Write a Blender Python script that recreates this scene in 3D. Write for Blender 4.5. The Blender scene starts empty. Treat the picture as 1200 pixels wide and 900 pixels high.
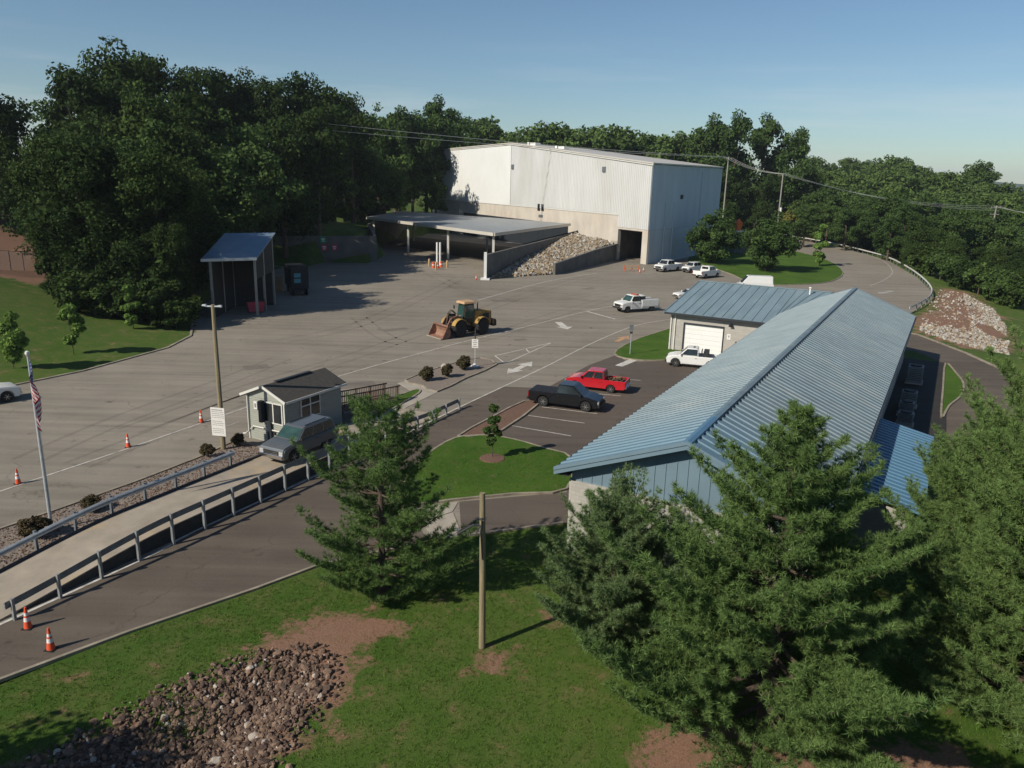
import bpy, bmesh, math, random
import numpy as np
from mathutils import Vector, Matrix, noise
rnd = random.Random(11)
RNG = np.random.default_rng(5)
SC = bpy.context.scene
COL = SC.collection
rad, cos, sin, pi = math.radians, math.cos, math.sin, math.pi

# ------------------------------------------------------------------ survey
# The place was measured from the photograph: at() gives the ground point seen
# at a photograph pixel, vert() the height of something above a ground point.
FOC, CAM_H, PITCH, ROLL = 913.0, 18.0, rad(15.0), rad(1.5)
_f = np.array([0, cos(PITCH), -sin(PITCH)])
_r0, _u0 = np.array([1.0, 0, 0]), np.array([0, sin(PITCH), cos(PITCH)])
_r = _r0 * cos(ROLL) + _u0 * sin(ROLL)
_u = -_r0 * sin(ROLL) + _u0 * cos(ROLL)
CAM = np.array([0, 0, CAM_H])
def ray(x, y): return _f + _r * (x - 600) / FOC - _u * (y - 450) / FOC
def at(x, y, z=0.0):
    d = ray(x, y)
    p = CAM + d * (z - CAM_H) / d[2]
    return Vector((p[0], p[1], z))
def vert(x, y, X, Y):
    d = ray(x, y)
    return CAM_H + d[2] * math.hypot(X, Y) / math.hypot(d[0], d[1])
def P2(pts, z=0.0): return [at(x, y, z).xy for x, y in pts]

# ------------------------------------------------------------------ nodes
def new_mat(name):
    m = bpy.data.materials.new(name); m.use_nodes = True
    nt = m.node_tree
    return m, nt, nt.nodes['Principled BSDF']
def nd(nt, kind, **kw):
    n = nt.nodes.new(kind)
    for k, v in kw.items():
        if k in n.inputs: n.inputs[k].default_value = v
        else: setattr(n, k, v)
    return n
def lk(nt, a, b): nt.links.new(a, b)
def coords(nt, kind='Object', scale=(1, 1, 1), rot=0.0):
    if kind == 'Position':
        src = nd(nt, 'ShaderNodeNewGeometry').outputs['Position']
    else:
        src = nd(nt, 'ShaderNodeTexCoord').outputs[kind]
    mp = nd(nt, 'ShaderNodeMapping')
    mp.inputs['Scale'].default_value = scale
    mp.inputs['Rotation'].default_value = (0, 0, rot)
    lk(nt, src, mp.inputs['Vector'])
    return mp.outputs['Vector']
def noise_n(nt, vec, scale, detail=5.0, rough=0.6):
    n = nd(nt, 'ShaderNodeTexNoise', Scale=scale, Detail=detail, Roughness=rough)
    lk(nt, vec, n.inputs['Vector'])
    return n.outputs['Fac']
def maprange(nt, val, a, b, c=0.0, d=1.0):
    n = nd(nt, 'ShaderNodeMapRange')
    n.inputs['From Min'].default_value = a; n.inputs['From Max'].default_value = b
    n.inputs['To Min'].default_value = c; n.inputs['To Max'].default_value = d
    lk(nt, val, n.inputs['Value'])
    return n.outputs['Result']
def mth(nt, op, a, b=None):
    n = nd(nt, 'ShaderNodeMath', operation=op)
    for i, v in enumerate((a, b)):
        if v is None: continue
        if isinstance(v, (int, float)): n.inputs[i].default_value = v
        else: lk(nt, v, n.inputs[i])
    return n.outputs['Value']
def mixc(nt, fac, a, b, blend='MIX'):
    n = nd(nt, 'ShaderNodeMix', data_type='RGBA', blend_type=blend)
    if isinstance(fac, (int, float)): n.inputs[0].default_value = fac
    else: lk(nt, fac, n.inputs[0])
    for i, v in ((6, a), (7, b)):
        if isinstance(v, (tuple, list)): n.inputs[i].default_value = tuple(v)[:3] + (1,)
        else: lk(nt, v, n.inputs[i])
    return n.outputs[2]
def bump_n(nt, bs, h, strength=.3, dist=.02):
    b = nd(nt, 'ShaderNodeBump', Strength=strength, Distance=dist)
    lk(nt, h, b.inputs['Height']); lk(nt, b.outputs['Normal'], bs.inputs['Normal'])

def M(name, col, rough=.6, metal=0., var=.12, scale=2., bump=0., bscale=None, col2=None, kind='Object',
      stretch=(1, 1, 1), spec=.4, coat=0., dirt=None, dirt_amt=.5, rot=0.):
    m, nt, bs = new_mat(name)
    v = coords(nt, kind, stretch, rot)
    f = maprange(nt, noise_n(nt, v, scale), .3, .7)
    a = tuple(c * (1 - var) for c in col)
    b = col2 if col2 else tuple(min(1, c * (1 + var)) for c in col)
    c = mixc(nt, f, a, b)
    if dirt:
        g = maprange(nt, noise_n(nt, v, scale * .37, 8, .7), .5, .72, 0, dirt_amt)
        c = mixc(nt, g, c, dirt)
    lk(nt, c, bs.inputs['Base Color'])
    bs.inputs['Roughness'].default_value = rough
    bs.inputs['Metallic'].default_value = metal
    bs.inputs['Specular IOR Level'].default_value = spec
    bs.inputs['Coat Weight'].default_value = coat
    if bump:
        bump_n(nt, bs, noise_n(nt, v, bscale or scale * 6), bump, .03)
    return m

def asphalt(name, base, warm=(1, .93, .86), streak_rot=-62, streak=.35, grain=.25, patch=.3, cracks=.35):
    m, nt, bs = new_mat(name)
    p = coords(nt, 'Position')
    ps = coords(nt, 'Position', (.05, 1.1, 1), rad(streak_rot))
    n1 = noise_n(nt, p, .045, 6, .62)
    n2 = noise_n(nt, ps, .8, 6, .65)
    n3 = noise_n(nt, p, 9., 6, .8)
    n4 = noise_n(nt, p, .35, 5, .65)
    n5 = noise_n(nt, coords(nt, 'Position', (.035, .7, 1), rad(streak_rot - 27)), 1.0, 5, .6)   # tyre tracks the other way
    s = mth(nt, 'ADD', mth(nt, 'MULTIPLY', mth(nt, 'SUBTRACT', n1, .5), patch * 2.2),
            mth(nt, 'MULTIPLY', mth(nt, 'SUBTRACT', n2, .5), streak * 2.2))
    s = mth(nt, 'ADD', s, mth(nt, 'MULTIPLY', mth(nt, 'SUBTRACT', n3, .5), grain * 2.4))
    s = mth(nt, 'ADD', s, mth(nt, 'MULTIPLY', mth(nt, 'SUBTRACT', n4, .5), .4))
    s = mth(nt, 'SUBTRACT', s, maprange(nt, n5, .56, .72, 0, .22))
    s = mth(nt, 'ADD', s, 1.03)
    # hairline cracks and dark oil spots
    w = nd(nt, 'ShaderNodeTexVoronoi', feature='DISTANCE_TO_EDGE', Scale=.16)
    wp = nd(nt, 'ShaderNodeVectorMath', operation='ADD')
    nz = nd(nt, 'ShaderNodeTexNoise', Scale=.6, Detail=4.0)
    lk(nt, p, nz.inputs['Vector'])
    sc_ = nd(nt, 'ShaderNodeVectorMath', operation='SCALE', Scale=2.2)
    lk(nt, nz.outputs['Color'], sc_.inputs[0])
    lk(nt, p, wp.inputs[0]); lk(nt, sc_.outputs[0], wp.inputs[1]); lk(nt, wp.outputs[0], w.inputs['Vector'])
    ck = maprange(nt, w.outputs['Distance'], 0.0, .011, cracks, 0)
    ck = mth(nt, 'MULTIPLY', ck, maprange(nt, n4, .45, .6))
    oil = maprange(nt, noise_n(nt, p, .9, 3, .5), .66, .76, 0, .5)
    dark = mth(nt, 'SUBTRACT', 1.0, mth(nt, 'MAXIMUM', ck, oil))
    s = mth(nt, 'MULTIPLY', s, dark)
    a = tuple(base * c for c in warm)
    n = nd(nt, 'ShaderNodeVectorMath', operation='SCALE'); n.inputs[0].default_value = a
    lk(nt, s, n.inputs['Scale'])
    lk(nt, n.outputs[0], bs.inputs['Base Color'])
    bs.inputs['Roughness'].default_value = .85
    bs.inputs['Specular IOR Level'].default_value = .25
    bump_n(nt, bs, n3, .35, .01)
    return m

def leaf_mat(name, c1, c2, trans=.25, island=.38, rough=.55, nsc=.5):
    m, nt, bs = new_mat(name)
    oi = nd(nt, 'ShaderNodeObjectInfo'); g = nd(nt, 'ShaderNodeNewGeometry')
    n = noise_n(nt, coords(nt, 'Object'), nsc, 3, .6)
    f = mth(nt, 'ADD', mth(nt, 'MULTIPLY', oi.outputs['Random'], .45), mth(nt, 'MULTIPLY', maprange(nt, n, .3, .7), .55))
    c = mixc(nt, f, c1, c2)
    v = maprange(nt, g.outputs['Random Per Island'], 0, 1, 1 - island, 1 + island)
    sc_ = nd(nt, 'ShaderNodeVectorMath', operation='SCALE')
    lk(nt, c, sc_.inputs[0]); lk(nt, v, sc_.inputs['Scale'])
    lk(nt, sc_.outputs[0], bs.inputs['Base Color'])
    bs.inputs['Roughness'].default_value = .75
    bs.inputs['Specular IOR Level'].default_value = .08
    if trans:
        t = nd(nt, 'ShaderNodeBsdfTranslucent'); lk(nt, sc_.outputs[0], t.inputs['Color'])
        mx = nd(nt, 'ShaderNodeMixShader', Fac=trans)
        lk(nt, bs.outputs[0], mx.inputs[1]); lk(nt, t.outputs[0], mx.inputs[2])
        lk(nt, mx.outputs[0], nt.nodes['Material Output'].inputs['Surface'])
    return m

def glass_mat(name, col, rough=.06):
    m, nt, bs = new_mat(name)
    v = coords(nt, 'Object')
    lk(nt, mixc(nt, maprange(nt, noise_n(nt, v, 1.5), .35, .65), col, tuple(c * 1.6 + .004 for c in col)), bs.inputs['Base Color'])
    bs.inputs['Roughness'].default_value = rough
    bs.inputs['Specular IOR Level'].default_value = .6
    return m

def block_mat(name, c1, c2, mortar, sx=.4, sz=.2):
    m, nt, bs = new_mat(name)
    tc = nd(nt, 'ShaderNodeTexCoord')
    sp = nd(nt, 'ShaderNodeSeparateXYZ'); lk(nt, tc.outputs['Object'], sp.inputs[0])
    cb = nd(nt, 'ShaderNodeCombineXYZ')
    lk(nt, mth(nt, 'ADD', sp.outputs['X'], sp.outputs['Y']), cb.inputs['X']); lk(nt, sp.outputs['Z'], cb.inputs['Y'])
    br = nd(nt, 'ShaderNodeTexBrick', Scale=1.0)
    br.inputs['Brick Width'].default_value = sx; br.inputs['Row Height'].default_value = sz
    br.inputs['Mortar Size'].default_value = .008
    br.inputs['Color1'].default_value = c1 + (1,); br.inputs['Color2'].default_value = c2 + (1,); br.inputs['Mortar'].default_value = mortar + (1,)
    lk(nt, cb.outputs[0], br.inputs['Vector'])
    n = noise_n(nt, tc.outputs['Object'], 1.2, 8, .7)
    c = mixc(nt, maprange(nt, n, .35, .7, 0, .5), br.outputs['Color'], tuple(x * .72 for x in c1))
    lk(nt, c, bs.inputs['Base Color']); bs.inputs['Roughness'].default_value = .9
    bump_n(nt, bs, noise_n(nt, tc.outputs['Object'], 14, 6, .8), .5, .03)
    return m

MT = {}
MT['lot'] = asphalt('aged_asphalt', .203, (1, .88, .715), -36, .42, .30, .42)
MT['road'] = asphalt('brown_asphalt', .103, (1, .81, .64), -60, .40, .3, .45, .3)
MT['park'] = asphalt('parking_asphalt', .093, (1, .81, .66), -62, .2, .3, .3, .3)
MT['paint'] = M('worn_white_paint', (.50, .475, .43), .75, var=.3, scale=3, kind='Position', dirt=(.21, .185, .155), dirt_amt=.9)
MT['paint_faint'] = M('faded_paint', (.33, .31, .28), .8, var=.2, scale=2, kind='Position', dirt=(.2, .18, .16), dirt_amt=.8)
MT['paint_orange'] = M('faded_orange_paint', (.42, .24, .13), .8, var=.2, scale=2, kind='Position', dirt=(.2, .18, .16), dirt_amt=.8)
MT['kerb'] = M('kerb_concrete', (.25, .215, .165), .9, var=.3, scale=1.2, kind='Position', bump=.3, dirt=(.13, .11, .08), dirt_amt=.8)
MT['concrete'] = M('concrete', (.32, .285, .235), .9, var=.15, scale=.8, bump=.3, dirt=(.24, .21, .17), kind='Position')
MT['warm_concrete'] = M('warm_concrete', (.47, .43, .375), .9, var=.12, scale=.35, bump=.2, dirt=(.40, .29, .21), dirt_amt=.5, kind='Position', stretch=(1, 1, .5))
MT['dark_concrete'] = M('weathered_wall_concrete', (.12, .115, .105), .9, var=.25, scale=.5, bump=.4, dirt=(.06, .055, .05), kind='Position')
MT['deck'] = M('scale_deck_concrete', (.285, .245, .195), .9, var=.2, scale=.7, kind='Position', bump=.3, dirt=(.40, .27, .13), dirt_amt=.8)
MT['gravel'] = M('brown_gravel', (.17, .125, .095), .95, var=.5, scale=14, kind='Position', bump=1.0, bscale=30, col2=(.30, .25, .21))
MT['mulch'] = M('mulch', (.12, .065, .042), .95, var=.4, scale=12, kind='Position', bump=1., bscale=30, col2=(.2, .115, .08))
MT['galv'] = M('galvanised_steel', (.44, .47, .49), .5, .35, var=.15, scale=3, dirt=(.25, .23, .2), dirt_amt=.4)
MT['post_steel'] = M('weathered_post_steel', (.27, .285, .29), .5, .35, var=.2, scale=3, dirt=(.18, .16, .14), dirt_amt=.5)
MT['rail_dark'] = M('weathered_steel', (.18, .20, .215), .55, .5, var=.2, scale=3)
MT['dark_steel'] = M('dark_steel', (.035, .037, .04), .6, .3, var=.3, scale=3)
MT['brown_rail'] = M('brown_painted_timber', (.085, .052, .036), .7, var=.3, scale=4)
MT['wood_pole'] = M('weathered_pole_wood', (.225, .185, .11), .85, var=.3, scale=3, stretch=(6, 6, .4), bump=.5, dirt=(.16, .13, .09))
MT['grey_wood'] = M('grey_pole_wood', (.26, .25, .22), .85, var=.2, scale=3, stretch=(6, 6, .4), bump=.4)
MT['bark'] = M('bark', (.085, .062, .045), .95, var=.4, scale=5, stretch=(3, 3, .6), bump=.8)
MT['roof'] = M('weathered_blue_roof', (.150, .198, .222), .5, .1, var=.16, scale=1.6, spec=.4, dirt=(.215, .248, .258), dirt_amt=.8, stretch=(1, .10, 1))
_m, _nt, _bs = MT['roof'], MT['roof'].node_tree, MT['roof'].node_tree.nodes['Principled BSDF']
_src = _bs.inputs['Base Color'].links[0].from_socket      # the first bays were replaced and are still blue
_sp = nd(_nt, 'ShaderNodeSeparateXYZ'); lk(_nt, nd(_nt, 'ShaderNodeTexCoord').outputs['Object'], _sp.inputs[0])
_fr = maprange(_nt, _sp.outputs['X'], 1.5, 9.0, .62, 0)
lk(_nt, mixc(_nt, _fr, _src, (.10, .20, .28)), _bs.inputs['Base Color'])
MT['roof_blue'] = M('fresh_blue_metal', (.09, .19, .285), .35, .2, var=.08, scale=.5)
MT['roof_wing'] = M('wing_blue_roof', (.18, .245, .275), .5, .1, var=.14, scale=1.2, stretch=(.10, 1, 1), dirt=(.23, .28, .30), dirt_amt=.7)
MT['cladding'] = M('blue_cladding', (.16, .235, .29), .45, .2, var=.08, scale=.6)
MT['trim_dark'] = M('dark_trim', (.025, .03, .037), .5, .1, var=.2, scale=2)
MT['block'] = block_mat('split_face_block', (.40, .38, .345), (.345, .325, .295), (.26, .25, .23))
MT['white_panel'] = M('white_wall_panel', (.64, .65, .64), .55, var=.025, scale=.15, dirt=(.52, .50, .46), dirt_amt=.5)
MT['ribbed_panel'] = M('ribbed_white_panel', (.505, .51, .505), .6, var=.07, scale=.3, dirt=(.42, .40, .36), dirt_amt=.7, stretch=(1, 1, .25))
MT['side_panel'] = M('blue_grey_panel', (.46, .53, .58), .6, var=.08, scale=.3, stretch=(1, 1, .2), dirt=(.36, .41, .44))
MT['white_roof'] = M('pale_metal_roof', (.50, .475, .43), .5, .1, var=.06, scale=.1, dirt=(.42, .36, .29), dirt_amt=.6)
MT['canopy_roof'] = M('canopy_metal_roof', (.30, .315, .32), .5, .3, var=.1, scale=.12, dirt=(.18, .18, .175), dirt_amt=.6, stretch=(1, .3, 1))
MT['white'] = M('white_paint', (.68, .68, .66), .45, var=.04, scale=2)
MT['door'] = M('white_door', (.70, .70, .68), .5, var=.03, scale=1)
MT['trim'] = M('off_white_trim', (.55, .54, .50), .5, var=.06, scale=2)
MT['siding'] = M('pale_green_siding', (.30, .31, .27), .6, var=.06, scale=2, stretch=(1, 1, 3))
MT['siding_side'] = MT['siding']
MT['shingle'] = M('dark_shingle', (.055, .05, .043), .9, var=.3, scale=6, bump=.6, bscale=40)
MT['tyre'] = M('tyre_rubber', (.018, .018, .018), .85, var=.3, scale=6)
MT['rim'] = M('alloy_rim', (.46, .46, .46), .3, .8, var=.1, scale=6)
MT['rim_dark'] = M('steel_rim', (.12, .12, .12), .5, .6, var=.1, scale=6)
MT['black_plastic'] = M('black_plastic', (.02, .02, .021), .5, var=.2, scale=5)
MT['chrome'] = M('chrome', (.6, .6, .6), .18, 1., var=.05, scale=5)
MT['lamp_clear'] = M('headlamp_lens', (.5, .5, .5), .12, .3, var=.1, scale=9)
MT['lamp_red'] = M('tail_lamp_lens', (.25, .01, .01), .2, var=.1, scale=9)
MT['lamp_orange'] = M('beacon_lens', (.30, .055, .03), .25, var=.2, scale=9)
MT['glass'] = glass_mat('tinted_glass', (.012, .016, .018))
MT['glass_green'] = glass_mat('green_glass', (.02, .045, .04))
MT['glass_window'] = glass_mat('dark_window_glass', (.012, .015, .017), .1)
MT['car_white'] = M('white_car_paint', (.66, .66, .645), .3, var=.03, scale=1, coat=.4)
MT['car_red'] = M('red_car_paint', (.42, .014, .022), .25, var=.06, scale=1, coat=.6)
MT['car_black'] = M('black_car_paint', (.006, .007, .009), .22, var=.2, scale=1, coat=.4, spec=.4)
MT['car_grey'] = M('grey_car_paint', (.12, .127, .13), .32, .3, var=.08, scale=1, coat=.5)
MT['bedliner'] = M('bedliner', (.018, .018, .019), .9, var=.3, scale=6)
MT['cargo_brown'] = M('brown_cargo', (.14, .105, .06), .95, var=.6, scale=5, bump=.8)
MT['tonneau'] = M('vinyl_cover', (.012, .012, .014), .6, var=.2, scale=3)
MT['loader_paint'] = M('dusty_loader_paint', (.33, .205, .06), .75, var=.3, scale=2.5, dirt=(.10, .075, .05), dirt_amt=.9)
MT['loader_tan'] = M('tan_cab_roof', (.42, .27, .15), .7, var=.15, scale=3)
MT['rust'] = M('rusty_steel', (.24, .125, .085), .75, .1, var=.35, scale=2.5, dirt=(.33, .24, .18), dirt_amt=.7)
MT['loader_dark'] = M('greasy_frame', (.045, .035, .025), .8, var=.4, scale=3)
MT['cone'] = M('cone_orange', (.66, .085, .03), .6, var=.12, scale=5)
MT['barrel'] = M('barrel_orange', (.60, .10, .03), .6, var=.1, scale=5)
MT['bollard_tan'] = M('tan_bollard', (.42, .27, .13), .7, var=.15, scale=4)
MT['sign'] = M('sign_white', (.62, .60, .57), .6, var=.05, scale=4)
MT['ink'] = M('sign_ink', (.22, .21, .21), .7, var=.2, scale=9)
MT['sign_green'] = M('sign_green', (.02, .26, .13), .6, var=.1, scale=4)
MT['sign_red'] = M('sign_red', (.42, .05, .08), .6, var=.1, scale=4)
MT['teal'] = M('teal_panel', (.10, .30, .36), .5, var=.15, scale=4)
MT['flag_red'] = M('flag_red', (.40, .02, .03), .8, var=.1, scale=6)
MT['flag_white'] = M('flag_white', (.65, .62, .62), .8, var=.05, scale=6)
MT['flag_blue'] = M('flag_blue', (.03, .05, .22), .8, var=.1, scale=6)
MT['shed_roof'] = M('blue_grey_shed_roof', (.16, .23, .30), .4, .3, var=.12, scale=.8, dirt=(.28, .30, .32), dirt_amt=.6)
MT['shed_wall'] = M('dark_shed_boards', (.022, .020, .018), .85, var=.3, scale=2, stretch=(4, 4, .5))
MT['dark_green_bin'] = M('grey_green_bin', (.11, .145, .135), .6, .2, var=.15, scale=1)
MT['orange_box'] = M('orange_box', (.66, .14, .03), .6, var=.15, scale=2)
MT['timber'] = M('brown_timber', (.26, .19, .12), .85, var=.3, scale=2, stretch=(3, 3, .5))
MT['wire'] = M('pale_wire', (.45, .45, .42), .5, .3, var=.05, scale=1)
MT['rock'] = M('rubble_rock', (.135, .080, .052), .9, var=.35, scale=3, bump=.6, col2=(.235, .16, .115))
MT['rock_pale'] = M('pale_rock', (.36, .315, .27), .9, var=.25, scale=3, bump=.5)
MT['rock_dark'] = M('dark_rock', (.075, .045, .032), .9, var=.35, scale=3, bump=.6, col2=(.135, .09, .068))
MT['riprap'] = M('riprap_stone', (.19, .13, .075), .9, var=.45, scale=1.3, kind='Position', bump=.5, col2=(.37, .285, .19))
MT['riprap_pale'] = M('pale_riprap_stone', (.26, .235, .20), .9, var=.4, scale=1.2, kind='Position', bump=.5, col2=(.47, .445, .40))
MT['red_dirt'] = M('red_dirt', (.21, .105, .07), .95, var=.3, scale=2, kind='Position', bump=.6, col2=(.3, .19, .13))
MT['brown_dirt'] = M('brown_dirt', (.24, .165, .09), .95, var=.25, scale=.5, kind='Position', bump=.6)
MT['leaf_dark'] = leaf_mat('dark_leaves', (.016, .034, .010), (.060, .094, .022))
MT['leaf_mid'] = leaf_mat('mid_leaves', (.036, .070, .020), (.082, .130, .034))
MT['leaf_far'] = leaf_mat('far_leaves', (.050, .090, .026), (.105, .155, .042))
MT['leaf_yellow'] = leaf_mat('yellowing_leaves', (.13, .165, .035), (.22, .19, .05))
MT['leaf_bright'] = leaf_mat('young_leaves', (.12, .21, .045), (.19, .28, .07), .35)
MT['leaf_bush'] = leaf_mat('bush_leaves', (.055, .052, .024), (.085, .062, .035), .15)
MT['needle'] = leaf_mat('pine_needles', (.080, .156, .046), (.190, .268, .088), .38, .5, .5, 1.6)
MT['needle_blue'] = leaf_mat('bluish_needles', (.090, .156, .062), (.180, .250, .105), .34, .5, .5, 1.6)
MT['grass'] = leaf_mat('grass_blades', (.052, .116, .014), (.110, .172, .032), .25, .5, .6)
def turf(name):
    m, nt, bs = new_mat(name); p = coords(nt, 'Position')
    n1 = maprange(nt, noise_n(nt, p, .22, 5), .35, .65); n2 = noise_n(nt, p, 1.3, 8, .7); n3 = noise_n(nt, p, 16, 5, .8)
    g = mixc(nt, n1, (.042, .100, .011), (.078, .146, .021))
    g = mixc(nt, maprange(nt, n2, .48, .74, 0, .85), g, (.120, .130, .040))
    g = mixc(nt, maprange(nt, n3, .35, .7, 0, .6), g, (.022, .050, .008))
    g = mixc(nt, maprange(nt, noise_n(nt, p, .7, 6, .7), .66, .74, 0, .6), g, (.20, .15, .085))
    lk(nt, g, bs.inputs['Base Color']); bs.inputs['Roughness'].default_value = .95; bs.inputs['Specular IOR Level'].default_value = .1
    bump_n(nt, bs, n3, .9, .06); return m
MT['lawn'] = turf('lawn_turf') if True else M('lawn_turf', (.040, .100, .010), .95, var=.3, scale=.5, kind='Position', bump=.8, bscale=25, col2=(.066, .130, .018))
# ------------------------------------------------------------------ mesh tools
class MB:
    """collects faces of one mesh"""
    def __init__(s): s.v, s.f, s.m = [], [], []
    def add(s, vs, fs, mi=0):
        o = len(s.v); s.v += [tuple(v) for v in vs]
        s.f += [tuple(o + i for i in f) for f in fs]; s.m += [mi] * len(fs)
        return s
    def box(s, c, size, rz=0.0, mi=0, M4=None):
        hx, hy, hz = size[0] / 2, size[1] / 2, size[2] / 2
        c = Vector(c); R = Matrix.Rotation(rz, 3, 'Z') if M4 is None else M4
        vs = [c + R @ Vector((x * hx, y * hy, z * hz)) for x in (-1, 1) for y in (-1, 1) for z in (-1, 1)]
        return s.add(vs, [(0, 1, 3, 2), (4, 6, 7, 5), (0, 4, 5, 1), (2, 3, 7, 6), (0, 2, 6, 4), (1, 5, 7, 3)], mi)
    def bar(s, a, b, w, h, mi=0):
        a, b = Vector(a), Vector(b); d = b - a; L = d.length
        if L < 1e-6: return s
        x = d / L; up = Vector((0, 0, 1)) if abs(x.z) < .95 else Vector((0, 1, 0))
        y = up.cross(x).normalized(); z = x.cross(y)
        R = Matrix((x, y, z)).transposed()
        return s.box((a + b) / 2, (L, w, h), M4=R, mi=mi)
    def tube(s, pts, rs, n=8, caps=True, mi=0):
        pts = [Vector(p) for p in pts]
        if isinstance(rs, (int, float)): rs = [rs] * len(pts)
        vs, fs = [], []
        for i, p in enumerate(pts):
            d = (pts[min(i + 1, len(pts) - 1)] - pts[max(i - 1, 0)]).normalized()
            up = Vector((0, 0, 1)) if abs(d.z) < .9 else Vector((1, 0, 0))
            a = up.cross(d).normalized(); b = d.cross(a)
            vs += [p + (a * cos(t) + b * sin(t)) * rs[i] for t in (2 * pi * k / n for k in range(n))]
        for i in range(len(pts) - 1):
            for k in range(n):
                fs.append((i * n + k, i * n + (k + 1) % n, (i + 1) * n + (k + 1) % n, (i + 1) * n + k))
        if caps:
            fs.append(tuple(range(n - 1, -1, -1))); fs.append(tuple((len(pts) - 1) * n + k for k in range(n)))
        return s.add(vs, fs, mi)
    def lathe(s, prof, c=(0, 0, 0), axis='Z', n=16, mi=0):
        c = Vector(c); vs, fs = [], []
        for r, h in prof:
            for k in range(n):
                t = 2 * pi * k / n
                if axis == 'Z': vs.append(c + Vector((r * cos(t), r * sin(t), h)))
                else: vs.append(c + Vector((r * cos(t), h, r * sin(t))))
        for i in range(len(prof) - 1):
            for k in range(n):
                q = (i * n + k, i * n + (k + 1) % n, (i + 1) * n + (k + 1) % n, (i + 1) * n + k)
                fs.append(q if axis == 'Z' else q[::-1])
        a = tuple(range(n - 1, -1, -1)); b = tuple((len(prof) - 1) * n + k for k in range(n))
        fs += [a, b] if axis == 'Z' else [a[::-1], b[::-1]]
        return s.add(vs, fs, mi)
    def prism(s, poly, z0, z1, mi=0):
        n = len(poly)
        if sum(poly[i][0] * poly[(i + 1) % n][1] - poly[(i + 1) % n][0] * poly[i][1] for i in range(n)) < 0: poly = poly[::-1]
        vs = [(p[0], p[1], z0) for p in poly] + [(p[0], p[1], z1) for p in poly]
        fs = [tuple(range(n - 1, -1, -1)), tuple(range(n, 2 * n))] + [(i, (i + 1) % n, n + (i + 1) % n, n + i) for i in range(n)]
        return s.add(vs, fs, mi)
    def extr_y(s, prof, y0, y1, mi=0):
        """a profile in x,z extruded along y"""
        n = len(prof)
        if sum(prof[i][0] * prof[(i + 1) % n][1] - prof[(i + 1) % n][0] * prof[i][1] for i in range(n)) < 0: prof = prof[::-1]
        vs = [(p[0], y0, p[1]) for p in prof] + [(p[0], y1, p[1]) for p in prof]
        fs = [tuple(range(n)), tuple(range(2 * n - 1, n - 1, -1))] + [(i, n + i, n + (i + 1) % n, (i + 1) % n) for i in range(n)]
        return s.add(vs, fs, mi)
    def sheet(s, poly, z, mi=0):
        n = len(poly)
        if sum(poly[i][0] * poly[(i + 1) % n][1] - poly[(i + 1) % n][0] * poly[i][1] for i in range(n)) < 0: poly = poly[::-1]
        return s.add([(p[0], p[1], z) for p in poly], [tuple(range(n))], mi)
    def hull8(s, bot, top, mi=0):
        """four bottom and four top corners"""
        return s.add(list(bot) + list(top), [(3, 2, 1, 0), (4, 5, 6, 7)] + [(i, (i + 1) % 4, 4 + (i + 1) % 4, 4 + i) for i in range(4)], mi)
    def mesh(s, name, mats, smooth=False, bevel=0., seg=2, sharp=35):
        me = bpy.data.meshes.new(name)
        me.from_pydata(s.v, [], s.f)
        if any(s.m): me.polygons.foreach_set('material_index', s.m)
        for m in (mats if isinstance(mats, (list, tuple)) else [mats]): me.materials.append(m)
        if bevel or smooth:
            bm = bmesh.new(); bm.from_mesh(me)
            if bevel:
                ed = [e for e in bm.edges if len(e.link_faces) == 2 and e.calc_face_angle(0) > rad(25)]
                bmesh.ops.bevel(bm, geom=ed, offset=bevel, segments=seg, affect='EDGES', clamp_overlap=True)
            bm.to_mesh(me); bm.free()
            if smooth:
                me.polygons.foreach_set('use_smooth', [True] * len(me.polygons))
                me.set_sharp_from_angle(angle=rad(sharp))
        me.update(); me.validate()
        return me
    def build(s, name, mats, parent=None, loc=None, rz=None, **kw):
        return link(name, s.mesh(name, mats, **kw), parent, loc, rz)

def link(name, me, parent=None, loc=None, rz=None):
    o = bpy.data.objects.new(name, me); COL.objects.link(o)
    if parent is not None: o.parent = parent
    if loc is not None: o.location = loc
    if rz is not None: o.rotation_euler = (0, 0, rz)
    return o
def tag(o, label=None, cat=None, group=None, kind=None):
    if label: o['label'] = label
    if cat: o['category'] = cat
    if group: o['group'] = group
    if kind: o['kind'] = kind
    return o
def thing(name, label, cat, loc=(0, 0, 0), rz=0.0, group=None):
    o = bpy.data.objects.new(name, None); COL.objects.link(o)
    o.empty_display_size = .3
    o.location = loc; o.rotation_euler = (0, 0, rz)
    return tag(o, label, cat, group)
def dup(root, loc, rz=0.0, label=None, group=None, scale=None):
    def cp(o, par):
        c = o.copy(); COL.objects.link(c); c.parent = par
        for ch in list(o.children): cp(ch, c)
        return c
    r = cp(root, None)
    r.location = loc; r.rotation_euler = (0, 0, rz)
    if scale is not None: r.scale = scale if isinstance(scale, (tuple, Vector)) else (scale,) * 3
    if label: r['label'] = label
    if group: r['group'] = group
    return r
def struct(name, mb, mat, kind='structure', **kw):
    return tag(mb.build(name, mat, **kw), kind=kind)

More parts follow.
